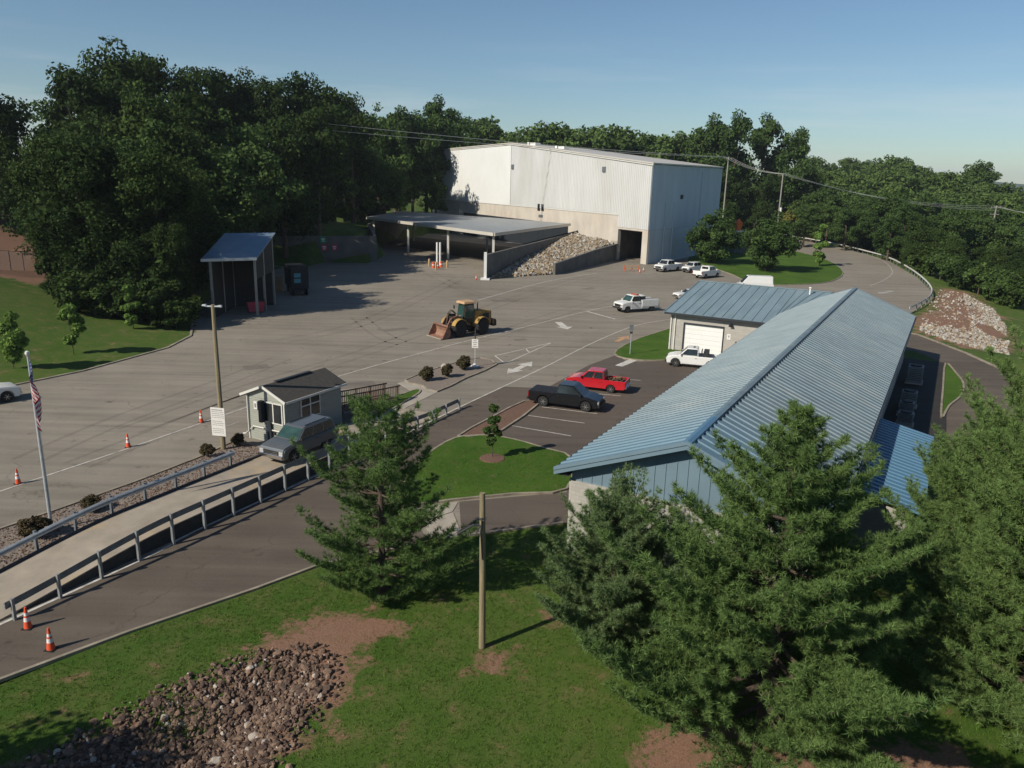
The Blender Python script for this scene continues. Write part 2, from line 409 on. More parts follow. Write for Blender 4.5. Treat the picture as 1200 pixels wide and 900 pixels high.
def np_mesh(name, V, n, mats, mi=None):
    """V: (faces*n, 3) loose faces of n corners"""
    me = bpy.data.meshes.new(name)
    k = len(V) // n
    me.vertices.add(len(V)); me.vertices.foreach_set('co', np.asarray(V, np.float32).ravel())
    me.loops.add(len(V)); me.loops.foreach_set('vertex_index', np.arange(len(V), dtype=np.int32))
    me.polygons.add(k); me.polygons.foreach_set('loop_start', np.arange(k, dtype=np.int32) * n)
    if mi is not None: me.polygons.foreach_set('material_index', np.asarray(mi, np.int32))
    for m in (mats if isinstance(mats, (list, tuple)) else [mats]): me.materials.append(m)
    me.update(calc_edges=True)
    return me
def unit(a): return a / np.maximum(np.linalg.norm(a, axis=-1, keepdims=True), 1e-9)

def strip(pts, w, closed=False, side=0.0):
    """left and right outlines of a band along a polyline"""
    n = len(pts); L, R = [], []
    for i in range(n):
        a = Vector(pts[(i - 1) % n] if closed or i else pts[i]); b = Vector(pts[(i + 1) % n] if closed or i < n - 1 else pts[i])
        d = (b - a).normalized(); nn = Vector((-d.y, d.x)); p = Vector(pts[i])
        L.append(p + nn * (w / 2 + side)); R.append(p + nn * (-w / 2 + side))
    return L, R
def band(mb, pts, w, z0, z1=None, closed=False, side=0.0, mi=0):
    L, R = strip(pts, w, closed, side); n = len(pts)
    for i in range(n if closed else n - 1):
        j = (i + 1) % n
        if z1 is None: mb.add([(R[i].x, R[i].y, z0), (R[j].x, R[j].y, z0), (L[j].x, L[j].y, z0), (L[i].x, L[i].y, z0)], [(0, 1, 2, 3)], mi)
        else:
            q = [R[i], R[j], L[j], L[i]]
            mb.hull8([(p.x, p.y, z0) for p in q], [(p.x, p.y, z1) for p in q], mi)
    return mb
def smooth_line(pts, k=4, closed=False):
    P = [Vector(p) for p in pts]; n = len(P); out = []
    for i in range(n if closed else n - 1):
        p0 = P[(i - 1) % n] if closed or i else P[0]; p1 = P[i]; p2 = P[(i + 1) % n]
        p3 = P[(i + 2) % n] if closed or i + 2 < n else P[-1]
        for t in range(k):
            u = t / k
            out.append(.5 * ((2 * p1) + (p2 - p0) * u + (2 * p0 - 5 * p1 + 4 * p2 - p3) * u * u + (3 * p1 - p0 - 3 * p2 + p3) * u ** 3))
    if not closed: out.append(P[-1])
    return out
def inside(poly, x, y):
    """numpy point in polygon"""
    r = np.zeros(np.shape(x), bool); n = len(poly)
    for i in range(n):
        (x1, y1), (x2, y2) = poly[i][:2], poly[(i + 1) % n][:2]
        if y1 == y2: continue
        r ^= ((y1 > y) != (y2 > y)) & (x < (x2 - x1) * (y - y1) / (y2 - y1) + x1)
    return r
def seg_dist(poly, x, y, closed=True):
    d = np.full(np.shape(x), 1e9); n = len(poly)
    for i in range(n if closed else n - 1):
        (x1, y1), (x2, y2) = poly[i][:2], poly[(i + 1) % n][:2]
        L = (x2 - x1) ** 2 + (y2 - y1) ** 2 + 1e-9
        t = np.clip(((x - x1) * (x2 - x1) + (y - y1) * (y2 - y1)) / L, 0, 1)
        d = np.minimum(d, np.hypot(x - x1 - t * (x2 - x1), y - y1 - t * (y2 - y1)))
    return d
def sdist(poly, x, y):
    return np.where(inside(poly, x, y), -1, 1) * seg_dist(poly, x, y)
def sstep(a, b, v):
    t = np.clip((v - a) / (b - a), 0, 1); return t * t * (3 - 2 * t)
# ------------------------------------------------------------------ ground
XE = [(-60, 20), (-52, 35), (-46.5, 50), (-42.1, 61.5), (-38.6, 67.7), (-35.4, 77.8), (-35.5, 84), (-38.5, 92), (-41, 100), (-44, 112), (-47, 156)]
YARD_L = XE + [(-45.5, 156.2), (-29, 162.5), (-37, 199), (-29, 243)]
ROADOUT = [(72.0, 262), (91.8, 262), (95.1, 231.2), (92.2, 195.0), (81.9, 159.4), (73.2, 136.3), (65.6, 123.8), (57.6, 112.6)]
HILL = YARD_L + [(-20, 262), (-20, 420), (-700, 420), (-700, 20)]
SLOPE = ROADOUT[1:] + [(55.5, 106), (52, 98), (52, 87), (58, 80), (70, 60), (600, 60), (600, 500), (92, 500)]
ROCKS = [(-16.5, 18.6), (-14.0, 21.6), (-12.0, 24.2), (-10.0, 25.8), (-7.8, 26.7), (-6.5, 26.0), (-6.2, 24.6), (-6.6, 22.8), (-7.2, 20.6), (-7.6, 17), (-16, 16.5)]
def fbm(x, y, s, seed=0.0):
    """cheap smooth variation from rotated sines"""
    r = 0
    for k, (a, w) in enumerate(((.3, 1), (1.9, 1.7), (3.4, 2.9), (5.1, 4.3))):
        r = r + np.sin((x * np.cos(a) + y * np.sin(a)) * w / s + seed + k * 1.7) / (w ** .8)
    return r / 2.2
def ground_z(x, y):
    x = np.asarray(x, float); y = np.asarray(y, float)
    z = np.full(x.shape, -.03)
    d = np.maximum(0, -sdist(HILL, x, y))
    low = .10 * d + .0035 * d * d
    high = 4.6 + .13 * np.minimum(d, 90)
    k = sstep(140, 170, y)
    hill = np.where(d > 0, np.minimum(low, 13) * (1 - k) + high * k, 0)
    hill = np.where((y > 156) & (d > 0), high, hill)
    z = z + hill + np.where(d > 4, fbm(x, y, 9) * .3, 0)
    e = np.maximum(0, -sdist(SLOPE, x, y))
    z = z - np.minimum(.16 * np.maximum(e - 1.0, 0), 8) + np.where(e > 6, fbm(x, y, 12, 2) * .4, 0)
    r = np.hypot(x, y)
    far = sstep(280, 620, r) * 22 * sstep(1.25, .6, np.abs(np.arctan2(x, y) - .1) * 1.6)
    z = z + np.where(y > 100, far, 0)
    z = np.where(r > 420, z - sstep(420, 900, r) * z * .55, z)
    b = np.maximum(0, -sdist(ROCKS, x, y))
    z = z - sstep(0, 3.0, b) * .7
    fg = sstep(27, 18, y) * sstep(-30, -18, x)
    z = z - fg * .35
    return z
def gz(x, y): return float(ground_z(np.array([x]), np.array([y]))[0])

def axis_pts(lo, hi, c0, c1, fine, grow, cap=400):
    a = list(np.arange(c0, c1 + fine * .5, fine)); s = fine
    while a[-1] < hi: s = min(s * grow, cap); a.append(a[-1] + s)
    s = fine
    while a[0] > lo: s = min(s * grow, cap); a.insert(0, a[0] - s)
    return np.array(a)
DIRT = [[(-9.9, 26.6), (-8.6, 28.6), (-6.6, 29.4), (-4.6, 29.0), (-4.2, 28.0), (-5.6, 26.6), (-5.4, 24.6), (-6.0, 22.6), (-8, 24)],
        [(4.5, 21.6), (5.5, 23.4), (7.2, 23.3), (8.6, 22), (12, 21.5), (12, 18), (5, 18)],
        [(13, 22.6), (15, 22.4), (17, 21), (20, 20), (13, 18)],
        [(1.6, 29.0), (2.5, 30.6), (3.3, 30.4), (3.0, 29.2)],
        [(-1.2, 26.0), (-.3, 26.5), (.2, 26), (-.4, 25.5)], [(-16, 18.6), (-13.5, 21.8), (-11.6, 24), (-8, 26.4), (-6.2, 25.2), (-7, 20), (-9, 17), (-16, 17)],
        [(52, 87.2), (57, 88), (66, 101), (81, 131), (83, 144), (79, 147), (71, 130), (64, 118), (56, 108), (51, 98)],
        [(-69, 95), (-60, 98), (-56, 112), (-62, 125), (-110, 140), (-110, 100)]]
def build_terrain():
    xs = axis_pts(-3800, 3800, -26, 26, .5, 1.09); ys = axis_pts(-300, 4200, 14, 44, .5, 1.07)
    X, Y = np.meshgrid(xs, ys); Z = ground_z(X, Y)
    nx, ny = len(xs), len(ys)
    me = bpy.data.meshes.new('ground')
    V = np.stack([X, Y, Z], -1).reshape(-1, 3)
    i = np.arange(nx * ny).reshape(ny, nx)
    Q = np.stack([i[:-1, :-1], i[:-1, 1:], i[1:, 1:], i[1:, :-1]], -1).reshape(-1, 4)
    me.vertices.add(len(V)); me.vertices.foreach_set('co', V.astype(np.float32).ravel())
    me.loops.add(Q.size); me.loops.foreach_set('vertex_index', Q.astype(np.int32).ravel())
    me.polygons.add(len(Q)); me.polygons.foreach_set('loop_start', np.arange(len(Q), dtype=np.int32) * 4)
    me.polygons.foreach_set('use_smooth', [True] * len(Q))
    me.update(calc_edges=True)
    dm = np.zeros(len(V))
    for p in DIRT:
        dm = np.maximum(dm, np.clip(.52 - sdist(p, V[:, 0], V[:, 1]) / 2.0, 0, 1))
    a = me.attributes.new('bare', 'FLOAT', 'POINT'); a.data.foreach_set('value', dm.astype(np.float32))
    m, nt, bs = new_mat('ground_grass')
    p = coords(nt, 'Position')
    n1 = maprange(nt, noise_n(nt, p, .06, 5), .35, .65); n2 = noise_n(nt, p, .8, 8, .7); n3 = noise_n(nt, p, 14, 5, .8)
    g = mixc(nt, n1, (.048, .102, .012), (.086, .136, .023))
    g = mixc(nt, maprange(nt, n2, .45, .72, 0, .95), g, (.140, .140, .046))
    g = mixc(nt, maprange(nt, n3, .35, .7, 0, .6), g, (.026, .050, .010))
    dcol = mixc(nt, maprange(nt, n3, .3, .7), (.16, .082, .055), (.30, .185, .125))
    at_ = nd(nt, 'ShaderNodeAttribute', attribute_name='bare')
    spots = maprange(nt, noise_n(nt, p, .45, 6, .7), .61, .72, 0, .7)
    k = mth(nt, 'ADD', at_.outputs['Fac'], mth(nt, 'MULTIPLY', mth(nt, 'SUBTRACT', n2, .5), 3.2))
    k = mth(nt, 'MAXIMUM', maprange(nt, k, .34, .70), spots)
    lk(nt, mixc(nt, k, g, dcol), bs.inputs['Base Color'])
    bs.inputs['Roughness'].default_value = .95; bs.inputs['Specular IOR Level'].default_value = .15
    bump_n(nt, bs, n3, .9, .06)
    me.materials.append(m)
    return tag(link('ground', me), kind='structure')
build_terrain()

# far ridge
mb = MB()
def ridge(x0, x1, y, h, seed, n=60):
    top, bot = [], []
    for i in range(n + 1):
        t = i / n; x = x0 + (x1 - x0) * t
        hh = h * (math.sin(pi * min(1, max(0, t))) ** .5) * (.75 + .25 * math.sin(t * 9 + seed) + .08 * math.sin(t * 37 + seed))
        top.append((x, y, max(hh, .5))); bot.append((x, y - 380, -1))
    back = [(p[0], y + 500, -1) for p in top]
    for i in range(n):
        mb.add([bot[i], bot[i + 1], top[i + 1], top[i]], [(0, 1, 2, 3)]); mb.add([top[i], top[i + 1], back[i + 1], back[i]], [(0, 1, 2, 3)])
ridge(900, 3600, 3300, 84, 1.0); ridge(1500, 3700, 2500, 26, 2.4)
MT['hill'] = M('wooded_hill', (.05, .08, .05), .95, var=.4, scale=.02, kind='Position', bump=.0, col2=(.075, .11, .06))
struct('hills', mb, MT['hill'], smooth=True)

# asphalt yard (one sheet), the browner exit lane and parking on top of it
KERB_FRONT = [(-34, 6.5), (-26, 16.0)] + [tuple(p) for p in P2([(0, 797), (150, 741), (300, 690), (375, 662), (440, 648), (505, 634), (545, 628), (660, 613)])]
YARD = KERB_FRONT + [(20, 48), (33, 75), (38, 88), (46, 101), (57.0, 111.5)] + [p for p in ROADOUT[::-1][1:]] + \
       [(60, 225), (52, 204), (28.4, 170.3), (12.9, 196), (-16.2, 243.9), (-29, 245), (-37, 199), (-29, 162.5), (-45.5, 156.2)] + XE[::-1]
struct('yard_asphalt', MB().sheet(YARD, 0.0), MT['lot'])
LANE_L = P2([(-60, 757), (0, 732), (185, 647), (230, 622), (403, 543), (470, 511), (535, 479), (590, 453)])
LANE_R = [(-3.9, 36.1)] + P2([(466, 596), (478, 560), (500, 535), (530, 516), (575, 490), (614, 470), (640, 455)])
FRONT_LANE = [(-34, 6.5), (-27.5, 14.5)] + list(LANE_L) + list(LANE_R[::-1]) + [tuple(p) for p in KERB_FRONT[::-1][3:-1]]
struct('exit_lane', MB().sheet(FRONT_LANE, .004), MT['road'])
PARK = P2([(632, 474), (614, 470), (640, 455), (690, 428), (722, 416), (735, 424), (790, 423)]) + [Vector((24, 78)), Vector((10, 51)), Vector((3.2, 38.5))] + P2([(663, 540), (590, 512), (570, 511)])
struct('parking_asphalt', MB().sheet(PARK, .008), MT['park'])
APRON = P2([(538, 588), (664, 577)]) + [Vector((3.3, 38.6))] + P2([(660, 613), (541, 627)])
struct('driveway', MB().sheet(APRON, .012), MT['park'])
PATH = P2([(1050, 388), (1075, 392), (1130, 413), (1185, 438), (1260, 475)]) + P2([(1260, 560), (1100, 560), (1060, 505), (1095, 476), (1128, 466), (1130, 450), (1110, 428), (1075, 412), (1045, 408)])
struct('service_road', MB().sheet(PATH, -.012), MT['road'])
# painted markings
mb = MB(); Z1 = .016
def line(pts, w=.13, z=Z1, k=3):
    band(mb, smooth_line([p for p in P2(pts)], k), w, z)
line([(-120, 620), (0, 576), (152, 525), (290, 477), (400, 440), (530, 404), (620, 382), (690, 364), (718, 359)])
line([(-60, 757), (0, 732), (185, 647), (230, 622), (403, 543)], .15)
line([(467, 512.5), (535, 479), (590, 453), (645, 427), (690, 404), (737, 384), (770, 376.5), (800, 373), (830, 371)])
line([(688, 365), (721, 374)], .32)
for a, b in (((635, 477), (700, 485)), ((619, 487), (685, 496)), ((600, 499), (669, 511)), ((693, 461), (727, 464)), ((716, 443), (751, 446))): line([a, b], .10)
line([(580, 417), (647, 401.5)], .13); line([(592, 426), (647, 401.5)], .13); line([(580, 417), (592, 426)], .13); line([(616, 408.5), (621, 414)], .13)
line([(725, 429), (742, 422)], .8)
line([(536, 512), (576, 490), (616, 470)], .1)
struct('lane_markings', mb, MT['paint'])
def arrow(a, b, w, hw, hl, double=False):
    a, b = Vector(a), Vector(b); d = (b - a).normalized(); n = Vector((-d.y, d.x)); L = (b - a).length
    s0 = hl if double else 0
    mb.sheet([a + d * s0 + n * w, a + d * s0 - n * w, b - d * hl - n * w, b - d * hl + n * w], Z1)
    mb.sheet([b - d * hl + n * hw, b - d * hl - n * hw, b], Z1)
    if double: mb.sheet([a, a + d * hl - n * hw, a + d * hl + n * hw], Z1)
mb = MB()
A, B = P2([(594, 438), (624, 424)]); arrow(A, B, .32, .8, 1.9, True)
A, B = P2([(654, 377.5), (665, 386)]); arrow(A, B, .45, 1.1, 1.6)
struct('lane_arrows', mb, MT['paint'])
mb = MB()
A, B = P2([(722, 400.5), (737, 393.5)]); arrow(A, B, .3, .8, 1.9)
struct('orange_arrow', mb, MT['paint_orange'])
mb = MB()
line([(721, 374), (770, 364.5), (800, 360)], .14); line([(560, 352), (640, 330), (700, 320)], .35)
line([(265, 500), (280, 494.5)], .12)
line([(1010, 296), (1035, 306), (1046, 318), (1038, 327), (1020, 335)], .22)
line([(760, 325), (772, 322)], .14); line([(800, 327), (806, 325)], .14)
A, B = P2([(1046, 341), (1030, 344)]); arrow(A, B, .4, 1.0, 1.8)
struct('faded_markings', mb, MT['paint_faint'])

# old tyre tracks and patched repairs in the paving
MT['track'] = asphalt('tyre_polished_asphalt', .172, (1, .88, .73), -36, .42, .3, .4)
MT['repair'] = asphalt('repair_patch', .150, (1, .88, .74), -36, .3, .35, .3)
mb = MB()
for pts in ([(150, 505), (300, 452), (430, 412), (540, 372), (640, 338), (700, 322)], [(90, 545), (240, 486), (390, 428)], [(420, 372), (470, 402), (560, 398), (640, 372), (720, 348)],
            [(500, 318), (560, 345), (640, 352), (740, 335)], [(330, 400), (420, 380), (500, 345), (540, 325)], [(30, 540), (140, 492), (260, 448), (330, 420)]):
    ln_ = smooth_line(P2(pts), 8)
    for s_ in (-.95, .95): band(mb, ln_, .30, .004, side=s_)
struct('tyre_tracks', mb, MT['track'])
mb = MB(); rr = random.Random(4)
for cx, cy, sx, sy, an in ((462, 386, 3.2, 1.2, .6), (405, 452, 5, 1.6, .5), (590, 352, 4, 2.0, .3), (690, 338, 3, 1.4, .9), (300, 430, 2.4, 1.6, .5), (610, 398, 1.4, 1.0, .4)):
    p = at(cx, cy).xy; q = []
    for x, y in ((-1, -1), (0, -1.05), (1, -1), (1.03, 0), (1, 1), (.1, .96), (-1, 1), (-.97, .1)):
        x, y = x * sx / 2 + rr.uniform(-.12, .12), y * sy / 2 + rr.uniform(-.12, .12); q.append((p.x + x * cos(an) - y * sin(an), p.y + x * sin(an) + y * cos(an)))
    mb.sheet(q, .009)
struct('paving_repairs', mb, MT['repair'])
# raised lawns, beds and kerbs
kerbs = MB()
def island(name, px, mat, z=.11, kz=.125, kerb=True, world=False, k=3, w=.16, round_=True):
    pts = [Vector(p) for p in px] if world else P2(px)
    pts = smooth_line(pts, k, True) if round_ else pts
    a = sum(pts[i].x * pts[(i + 1) % len(pts)].y - pts[(i + 1) % len(pts)].x * pts[i].y for i in range(len(pts)))
    if a < 0: pts = pts[::-1]
    struct(name, MB().prism([tuple(p) for p in pts], -.02, z), mat)
    if kerb: band(kerbs, pts, w, -.02, kz, True)
    return pts
ISL1 = island('entry_lawn', [(468, 594), (472, 575), (481, 553), (500, 534), (533, 514.5), (570, 511.5), (602, 516), (640, 527), (668, 537), (664, 574), (600, 580), (530, 587)], MT['lawn'])
ISL2 = island('sign_lawn', [(720, 415), (738, 402), (765, 392), (800, 383), (815, 392), (803, 416), (780, 422.5), (742, 422)], MT['lawn'])
ISL3 = island('far_lawn', [(806, 306), (828, 312), (858, 322), (884, 333), (930, 334), (972, 330.5), (988, 320), (975, 308), (950, 299), (915, 292), (880, 288), (845, 290), (815, 297)], MT['lawn'])
island('mulch_bed', [(537, 512), (576, 490), (614, 471), (631, 474), (588, 505), (568, 510.5)], MT['mulch'], .05, .12, k=2)
island('gravel_island', [(475, 446), (522, 429), (562, 420), (582, 427.5), (545, 444), (512, 459.5), (494, 452)], MT['gravel'], .06, .12, k=2)
island('ramp_lawn', [(440, 476), (470, 463), (489, 457), (491, 461), (470, 474), (450, 484)], MT['lawn'], .08, .10)
SHADE_A, SHADE_D, SHADE_N = Vector((2.11, 34.4)), Vector((cos(rad(61)), sin(rad(61)))), Vector((sin(rad(61)), -cos(rad(61))))
MT['office_shade'] = asphalt('shade_dark_asphalt', .03)
struct('office_shade_sheet', MB().sheet([SHADE_A + SHADE_D * a + SHADE_N * n for a, n in ((21, 11.5), (61.5, 11.5), (61.5, 16.0), (21, 16.6))], -.004), MT['office_shade'])  # near-black sheet painting the office building's shadow on the ground
island('right_lawn', [(1103, 490), (1105, 455), (1108, 426), (1120, 437), (1129, 450), (1126, 464), (1112, 476)], MT['lawn'], .02, .09, k=3)
BED = P2([(-60, 643), (0, 621), (62, 600), (160, 565), (235, 536), (282, 514)])
BEDR = [Vector((-14.9, 47.0)), Vector((-23.4, 30.8)), Vector((-29, 20))]
struct('gravel_bed', MB().prism([tuple(p) for p in BED + BEDR], -.02, .04), MT['gravel'])
band(kerbs, BED, .16, -.02, .11)
band(kerbs, [Vector(p) for p in KERB_FRONT], .15, -.06, .07)
band(kerbs, P2([(1050, 388), (1075, 392), (1130, 413), (1185, 438), (1260, 475)]), .35, -.05, .08)
band(kerbs, [Vector(p) for p in XE[2:8]], .25, -.05, .10)
struct('kerbs', kerbs, MT['kerb'])
mb = MB()
mb.prism([tuple(p) for p in P2([(460, 603), (498, 594), (537, 588.5), (530, 600), (496, 611), (455, 622)])], -.02, .03)
mb.prism([tuple(p) for p in P2([(497, 612), (531, 601), (541, 627), (505, 634)])], -.02, .034)
mb.prism([tuple(p) for p in P2([(466, 449), (482, 445.5), (512, 460), (480, 476), (460, 486), (452, 482), (488, 462)])], -.02, .026)
struct('concrete_walk', mb, MT['concrete'])
# ------------------------------------------------------------------ blue roofed office building
DIRA = rad(61.0)
A0 = Vector((2.11, 34.4, 0))
def corr(mb, x0, x1, ea, rg, s, rw, rh, th=.06, top_ribs=True):
    """standing seam sheet: ribs run from ea=(y,z) to rg=(y,z)"""
    pr = []; x = x0
    while x < x1 - 1e-6:
        e = min(x + s, x1)
        pr += [(x, 0), (x + .02, rh), (min(x + rw, e), rh), (min(x + rw + .02, e), 0)]
        x = e
    pr.append((x1, 0))
    n = len(pr)
    a = [(p[0], ea[0], ea[1] + p[1]) for p in pr]; b = [(p[0], rg[0], rg[1] + p[1]) for p in pr]
    fl = ea[0] < rg[0]
    for i in range(n - 1):
        q = [a[i], a[i + 1], b[i + 1], b[i]]
        mb.add(q if fl else q[::-1], [(0, 1, 2, 3)])
    lo = [(x0, ea[0], ea[1] - th), (x1, ea[0], ea[1] - th), (x1, rg[0], rg[1] - th), (x0, rg[0], rg[1] - th)]
    hi = [(x0, ea[0], ea[1]), (x1, ea[0], ea[1]), (x1, rg[0], rg[1]), (x0, rg[0], rg[1])]
    mb.add(lo + hi, [(3, 2, 1, 0) if fl else (0, 1, 2, 3), (0, 1, 5, 4), (1, 2, 6, 5), (3, 0, 4, 7)])
    return mb
bl = thing('office_building', 'long low block building with a weathered blue standing seam gable roof and a garage wing', 'building', A0, DIRA)
L, W, HE, HR = 60.0, 12.4, 4.75, 7.2        # length, width, eave and ridge heights; local y runs left
ym = -W / 2
mb = MB()
o = .65
wl = [(o, -o), (L - o, -o), (L - o, -W + o), (o, -W + o)]
for i in range(4):
    a, b = Vector(wl[i]), Vector(wl[(i + 1) % 4]); d = (b - a).normalized(); n = Vector((-d.y, d.x)) * .15
    mb.hull8([(a.x, a.y, -.1), (b.x, b.y, -.1), (b.x + n.x, b.y + n.y, -.1), (a.x + n.x, a.y + n.y, -.1)],
             [(a.x, a.y, 4.1), (b.x, b.y, 4.1), (b.x + n.x, b.y + n.y, 4.1), (a.x + n.x, a.y + n.y, 4.1)])
mb.build('wall', MT['block'], bl)
for xg, sg in ((o, 1), (L - o, -1)):          # gable cladding of upright blue panels with seams
    g = MB(); k = 0; yy = -o
    while yy > -W + o + .01:
        y2 = max(yy - .5, -W + o)
        zt = lambda y: HE - .1 + (HR - HE) * (1 - abs(y - ym) / (W / 2)) - .12
        x0, x1 = (xg - .03, xg + .05)
        g.hull8([(x0, yy - .02, 4.102), (x1, yy - .02, 4.102), (x1, y2, 4.102), (x0, y2, 4.102)],
                [(x0, yy - .02, zt(yy)), (x1, yy - .02, zt(yy)), (x1, y2, zt(y2)), (x0, y2, zt(y2))])
        g.box(((x0 + x1) / 2 - .035 * sg, yy - .01, (4.102 + zt(yy)) / 2), (.07, .025, zt(yy) - 4.11))
        yy = y2
    g.build('gable_cladding', MT['cladding'], bl)
r = corr(MB(), 0, L, (0, HE), (ym + .02, HR), .64, .22, .07); r.build('roof_slope', MT['roof'], bl)
r = corr(MB(), 0, L, (-W, HE), (ym - .02, HR), .64, .22, .07); r.build('roof_slope', MT['roof'], bl)
c = MB()
c.extr_y([(0, 0), (.24, -.07), (.24, -.03), (0, .05), (-.24, -.03), (-.24, -.07)], 0, 1)
def along_x(mb, prof, x0, x1):
    n = len(prof)
    vs = [(x0, p[0], p[1]) for p in prof] + [(x1, p[0], p[1]) for p in prof]
    fs = [tuple(range(n))[::-1], tuple(range(n, 2 * n))] + [(i, (i + 1) % n, n + (i + 1) % n, n + i) for i in range(n)]
    return mb.add(vs, fs)
def cap(x0, x1):
    return along_x(MB(), [(ym - .20, HR - .03), (ym - .19, HR + .05), (ym, HR + .10), (ym + .19, HR + .05), (ym + .20, HR - .03)], x0, x1)
cap(4.2, L).build('ridge_cap', MT['roof'], bl)
cap(-.03, 4.19).build('ridge_cap', MT['roof_blue'], bl)
sh = MB()
for k in range(int((L - 4) / .55)):           # dark rib closures along the ridge
    sh.box((4.3 + k * .55 + .3, ym - .225, HR - .06), (.3, .05, .10))
along_x(sh, [(ym - .25, HR - .09), (ym - .25, HR + .0), (ym - .205, HR + .0), (ym - .205, HR - .09)], 4.2, L)
sh.build('closure_strip', MT['trim_dark'], bl)
for x0 in (-.05, L - .02):                      # barge boards at both gables
    f = MB()
    for ya, yb in ((.02, ym), (-W - .02, ym)):
        f.hull8([(x0, ya, HE - .30), (x0 + .07, ya, HE - .30), (x0 + .07, yb, HR - .30), (x0, yb, HR - .30)],
                [(x0, ya, HE + .075), (x0 + .07, ya, HE + .075), (x0 + .07, yb, HR + .075), (x0, yb, HR + .075)])
        f.hull8([(x0 - .04, ya, HE - .08), (x0, ya, HE - .08), (x0, yb, HR - .08), (x0 - .04, yb, HR - .08)],
                [(x0 - .04, ya, HE + .09), (x0, ya, HE + .09), (x0, yb, HR + .09), (x0 - .04, yb, HR + .09)])
    f.build('barge_board', MT['cladding'], bl)
for yy, x1 in ((.06, 49.0), (-W - .06, L)):
    g = along_x(MB(), [(yy - .05, HE - .17), (yy - .05, HE - .03), (yy + .05, HE - .03), (yy + .05, HE - .17)], 0.1, x1)
    g.build('gutter', MT['trim_dark'], bl)
s = MB()                                         # soffit and its shade line
for yy in (-o / 2, -W + o / 2): s.box((L / 2, yy, HE - .30), (L - .2, o, .05))
s.build('soffit', MT['trim_dark'], bl)
g = MB()                                         # bright rib ends with dark gaps along the right eave
g.box((L / 2, -W - .115, HE - .06), (L - .3, .012, .04))
for k in range(int(L / .55)): g.box((k * .55 + .36, -W - .125, HE - .02), (.34, .03, .11))
g.build('eave_closure', MT['trim_dark'], bl)
for xx in (9, 21, 33, 45):
    w = MB().box((xx, -o + .02, 2.0), (1.6, .06, 1.2)); w.build('window', MT['glass_window'], bl)
# lean-to roof on the right side
r = corr(MB(), 9.0, 23.0, (-W - 3.1, 2.65), (-W + .7, 3.45), .55, .16, .06); r.build('lean_to_roof', MT['roof_blue'], bl)
g = MB().box((15.85, -W - 1.2, 1.3), (12.6, 2.5, 2.5)); g.build('lean_to_wall', MT['block'], bl)
# garage wing: ridge runs across, front slope faces the camera
wx0, wx1, wxr, wy1, wy0, we, wr = 49.5, 74.5, 62.0, 11.3, -3.4, 4.25, 6.25
k_ = MB()
x0, x1, y0, y1, t = wx0 + .6, wx1 - .6, -.9, wy1 - .55, .2
dz0, dz1, dy0, dy1 = 0, 3.05, 5.0, 9.15          # garage door opening, local y
k_.box((x0 + t / 2, (dy1 + y1) / 2, 2.05), (t, y1 - dy1, 4.1)); k_.box((x0 + t / 2, (y0 + dy0) / 2, 2.05), (t, dy0 - y0, 4.1))
k_.box((x0 + t / 2, (dy0 + dy1) / 2, (dz1 + 4.1) / 2), (t, dy1 - dy0, 4.1 - dz1))
k_.box(((x0 + x1) / 2 + t / 2, y1 - t / 2, 2.05), (x1 - x0 - t, t, 4.1))
k_.box((x1 - t / 2, (y0 + y1 - t) / 2, 2.05), (t, y1 - t - y0, 4.1)); k_.box(((L + x1) / 2, y0 - 2.0, 2.05), (x1 - L, t, 4.1))
k_.build('wall', MT['block'], bl)
g = MB()
for yy in (y1 - .02, ):
    g.hull8([(x0, yy - .1, 4.1), (x1, yy - .1, 4.1), (x1, yy, 4.1), (x0, yy, 4.1)], [(wxr, yy - .1, wr - .12), (wxr, yy - .1, wr - .1), (wxr, yy, wr - .1), (wxr, yy, wr - .12)])
g.build('gable_cladding', MT['cladding'], bl)
def slope_y(mb, ea, rg, y0a, y0b, y1, s, rw, rh, th=.06):
    """ribs run along x; the inner end runs obliquely so it dies into the main roof"""
    n = int(round((y1 - min(y0a, y0b)) / s)); pr = []
    ys = [y1 - k * s for k in range(n + 2)]
    def clip(y): return max(y, y0a), max(y, y0b)
    prof = []
    for k in range(n + 1):
        for dy, h in ((0, 0), (-.015, rh), (-rw, rh), (-rw - .015, 0)):
            y = ys[k] + dy; ya, yb = max(y, y0a), max(y, y0b); prof.append((ya, yb, h))
    prof.append((y0a, y0b, 0))
    for i in range(len(prof) - 1):
        a, b = prof[i], prof[i + 1]
        q = [(ea[0], a[0], ea[1] + a[2]), (ea[0], b[0], ea[1] + b[2]), (rg[0], b[1], rg[1] + b[2]), (rg[0], a[1], rg[1] + a[2])]
        if ea[0] < rg[0]: q = q[::-1]
        mb.add(q, [(0, 1, 2, 3)])
    mb.hull8([(ea[0], y0a, ea[1] - th), (ea[0], y1, ea[1] - th), (rg[0], y1, rg[1] - th), (rg[0], y0b, rg[1] - th)],
             [(ea[0], y0a, ea[1] - .004), (ea[0], y1, ea[1] - .004), (rg[0], y1, rg[1] - .004), (rg[0], y0b, rg[1] - .004)])
    return mb
slope_y(MB(), (wx0, we), (wxr, wr), .2, -3.9, wy1, 1.02, .05, .06).build('wing_roof_slope', MT['roof_wing'], bl)
slope_y(MB(), (wx1, we), (wxr, wr), -3.9, -3.9, wy1, 1.02, .05, .06).build('wing_roof_slope', MT['roof_wing'], bl)
g = MB().bar((wxr, -3.7, wr + .05), (wxr, wy1, wr + .05), .3, .07); g.build('wing_ridge_cap', MT['roof_wing'], bl)
